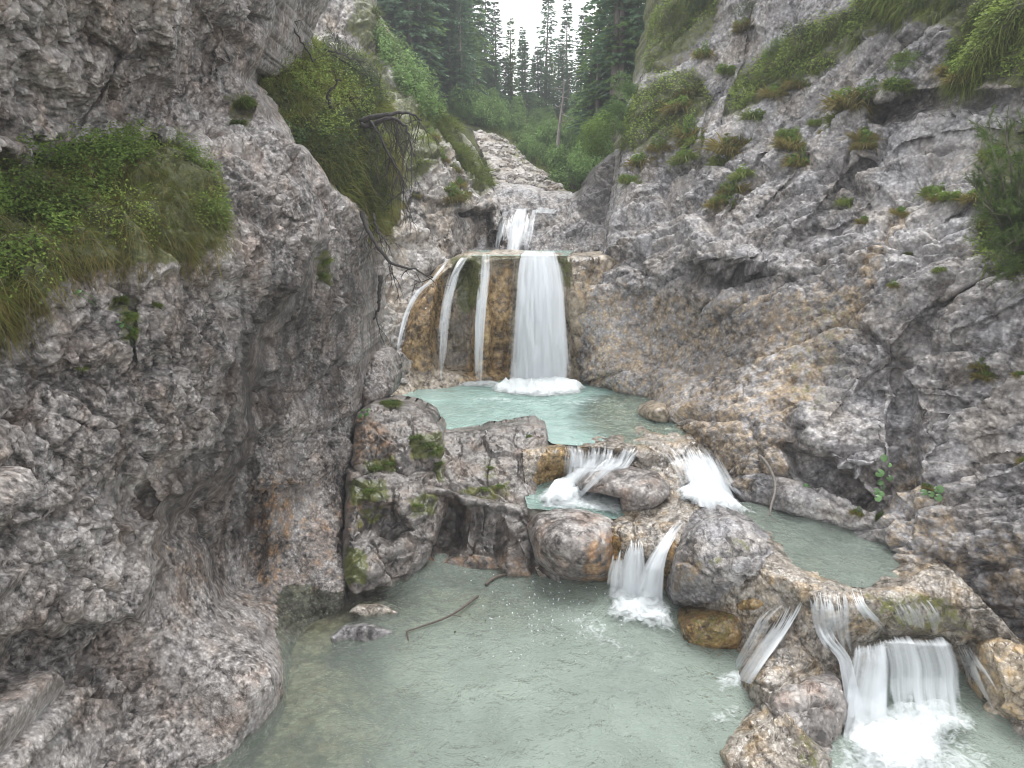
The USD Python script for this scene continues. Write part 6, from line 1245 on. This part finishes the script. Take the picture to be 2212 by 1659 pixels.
# --- dead wood
def ramify(out, start, d, L, r, depth, rng, grav, curl=0.5, kids=3):
    n = 7
    pts, p = [start], np.array(start, float)
    d = unit(np.asarray(d, float))
    for k in range(n):
        d = unit(d + rng.normal(0, curl * 0.35, 3) + np.array([0, 0, -grav * 0.18]))
        p = p + d * L / n
        pts.append(p)
    pts = np.array(pts)
    out.append(tube(pts, np.linspace(r, r * 0.45, n + 1), 5 if r > 0.012 else 4))
    if depth:
        for k in range(kids):
            i = int(rng.integers(2, n + 1))
            ramify(out, pts[i], unit(pts[i] - pts[i - 1]) + rng.normal(0, 0.75, 3), L * rng.uniform(0.45, 0.8), max(r * 0.55, 0.003), depth - 1, rng, grav, curl, kids)
def dead_branch(label, limbs, hang, rng, grav=1.0, wood='dead_wood', depth=2, Lr=(0.3, 0.8), r0=0.013, kids=3):
    t = thing('dead_branch', label, 'branch')
    for pts, rad in limbs:
        w = bez([P(*q) for q in pts], 22)
        w = w + 0.02 * rng.normal(0, 1, w.shape) * np.linspace(0.3, 1, 22)[:, None]
        lp = obj('limb', tube(w, np.linspace(rad[0], rad[1], 22), 7), wood, t, smooth=True)
        tw = []
        for k in range(hang):
            i = int(rng.integers(5, 22))
            ramify(tw, w[i], np.array([rng.normal(0, 0.6), rng.normal(0, 0.4), -0.6 * grav + rng.normal(0, 0.4)]), rng.uniform(*Lr), r0, depth, rng, grav, kids=kids)
        if tw:
            obj('twig', cat_meshes(tw), wood, lp, kind='stuff')
    return t
rb = np.random.default_rng(21)
dead_branch('gnarled dark dead branch with many hanging twigs at the end of the grassy spur',
            [([(780, 262, 15.6), (815, 252, 15.5), (845, 246, 15.5), (885, 244, 15.6), (912, 262, 15.7)], (0.065, 0.015)), ([(780, 268, 15.5), (820, 263, 15.4), (850, 255, 15.3), (872, 268, 15.3), (886, 300, 15.3), (892, 345, 15.3)], (0.055, 0.012)),
             ([(800, 262, 15.4), (818, 290, 15.3), (838, 330, 15.2), (862, 370, 15.2), (872, 420, 15.2)], (0.032, 0.010))], 11, rb, 1.1)
dead_branch('dark bent dead branch reaching out over the thin rill below the spur',
            [([(782, 455, 14.3), (793, 494, 14.2), (814, 530, 14.1), (848, 570, 14.1), (871, 577, 14.1), (907, 586, 14.2), (936, 596, 14.3)], (0.05, 0.012)), ([(806, 462, 14.4), (814, 495, 14.3), (826, 522, 14.2)], (0.03, 0.012))], 6, rb, 0.8, Lr=(0.2, 0.5))
dead_branch('short dark root hanging down the rock under the bent branch', [([(822, 596, 15.3), (820, 630, 15.2), (817, 660, 15.2), (808, 690, 15.3)], (0.05, 0.02))], 1, rb, 1.0, depth=1)
dead_branch('two thin dead stems leaning across the top of the grassy spur', [([(596, -12, 15.2), (620, 35, 15.3), (650, 88, 15.4), (678, 134, 15.6)], (0.022, 0.016)), ([(611, -12, 15.3), (624, 25, 15.3), (632, 55, 15.4)], (0.015, 0.012))], 2, rb, 0.2, depth=1, Lr=(0.15, 0.35), r0=0.008, kids=1)
dead_branch('small crooked dead snag standing in the grass of the spur', [([(714, 232, 15.3), (709, 208, 15.2), (712, 196, 15.2), (722, 188, 15.2), (724, 178, 15.2), (738, 174, 15.2)], (0.04, 0.01))], 2, rb, 0.0, depth=1, Lr=(0.1, 0.25), r0=0.008, kids=1)
dead_branch('fine dead brushwood along the top of the rocky flank', [([(700, 105, 17), (740, 118, 17), (790, 135, 17.2)], (0.02, 0.01)), ([(720, 120, 17), (770, 150, 17.2), (820, 190, 17.3)], (0.02, 0.01))], 9, rb, -0.6, depth=2, Lr=(0.25, 0.5), r0=0.008)
t = thing('stick', 'pale dead branch lying down the bank slab into the side channel', 'stick')
obj('limb', tube(bez([P(1640, 985, 12.0), P(1658, 1004, 11.75), P(1673, 1038, 11.5), P(1671, 1075, 11.1), P(1663, 1114, 10.75)], 18), np.linspace(0.03, 0.018, 18), 6), 'pale_dead_wood', t, smooth=True)
t = thing('stick', 'grey stick floating at the back of the lower pool', 'stick')
pz = lambda a, b_, z=0.03: PZ(a, b_, z)
w = bez([pz(878, 1364), pz(920, 1350), pz(967, 1332, 0.05), pz(1000, 1312, 0.06), pz(1032, 1288, 0.05)], 20)
obj('limb', tube(w, np.linspace(0.012, 0.024, 20), 7), 'wet_stick', t, smooth=True)
obj('twig', tube(bez([w[9], w[9] + np.array([0.12, 0.01, 0.02]), w[9] + np.array([0.22, 0.0, 0.0])], 6), 0.008, 5), 'wet_stick', t)
obj('twig', tube(bez([pz(878, 1364), pz(882, 1380, 0.0), pz(884, 1398, -0.06)], 6), 0.014, 5), 'wet_stick', t)
t = thing('stick', 'reddish bent stick against the foot of the hollow rock wall', 'stick')
obj('limb', tube(bez([pz(1050, 1263), pz(1068, 1248), pz(1095, 1240), pz(1130, 1241)], 14), np.linspace(0.03, 0.018, 14), 6), 'wet_stick', t, smooth=True)
# bubbles and leaf scraps drifting on the lower pool
import trimesh
ico = trimesh.creation.icosphere(1, 1.0)
pts = []
while len(pts) < 150:
    a, b_ = rb.uniform(1000, 1345), rb.uniform(1235, 1440)
    if rb.random() < np.exp(-((a - 1180) / 130) ** 2 - ((b_ - 1310) / 60) ** 2) + 0.15:
        pts.append(PZ(a, b_, 0.008))
tag(obj('bubbles', cat_meshes([(ico.vertices * rb.uniform(0.004, 0.013) + p, ico.faces) for p in pts]), 'foam', attrs={'dens': np.full(len(pts) * len(ico.vertices), 2.0)}), 'white bubbles drifting on the lower pool', 'bubbles', None, 'stuff')
for a, b_, lab in [(1050, 1342, 'dark leaf scrap floating right of the grey stick'), (1012, 1325, 'tiny dark leaf floating just below the grey stick'), (985, 1362, 'dark speck of bark floating in front of the grey stick')]:
    tag(obj('floating_leaf', leaves(PZ(a, b_, 0.02)[None], np.array([[0, 0, 1.0]]), np.array([0.06]), rb), 'dark_shrub_leaf'), lab, 'leaf')

# ------------------------------------------------------------------ damp air
import trimesh as _t
hz = _t.creation.box(bounds=[[-245, -125, -22], [245, 325, 34]])
tag(obj('haze', (np.array(hz.vertices), np.array(hz.faces)), 'haze'), 'thin damp air filling the gorge', 'haze', None, 'stuff')

# rubble on the scree
rr_ = np.random.default_rng(91)
p_, n_ = scatter('scree_slope', [(1030, 288), (1085, 302), (1140, 348), (1195, 394), (1236, 425), (1080, 440), (1050, 350)], 170, rr_)
tag(obj('rubble', cat_meshes([((ico.vertices * rr_.uniform(0.6, 1.3, (len(ico.vertices), 3))) * rr_.uniform(0.05, 0.22) * np.array([1, 1, 0.7]) + p, ico.faces) for p in p_]), 'scree', attrs={'stain_shade': np.zeros((170 * len(ico.vertices), 3))}), 'loose stones lying on the scree slope', 'rubble', None, 'stuff')
print('triangles', TRIS[0])
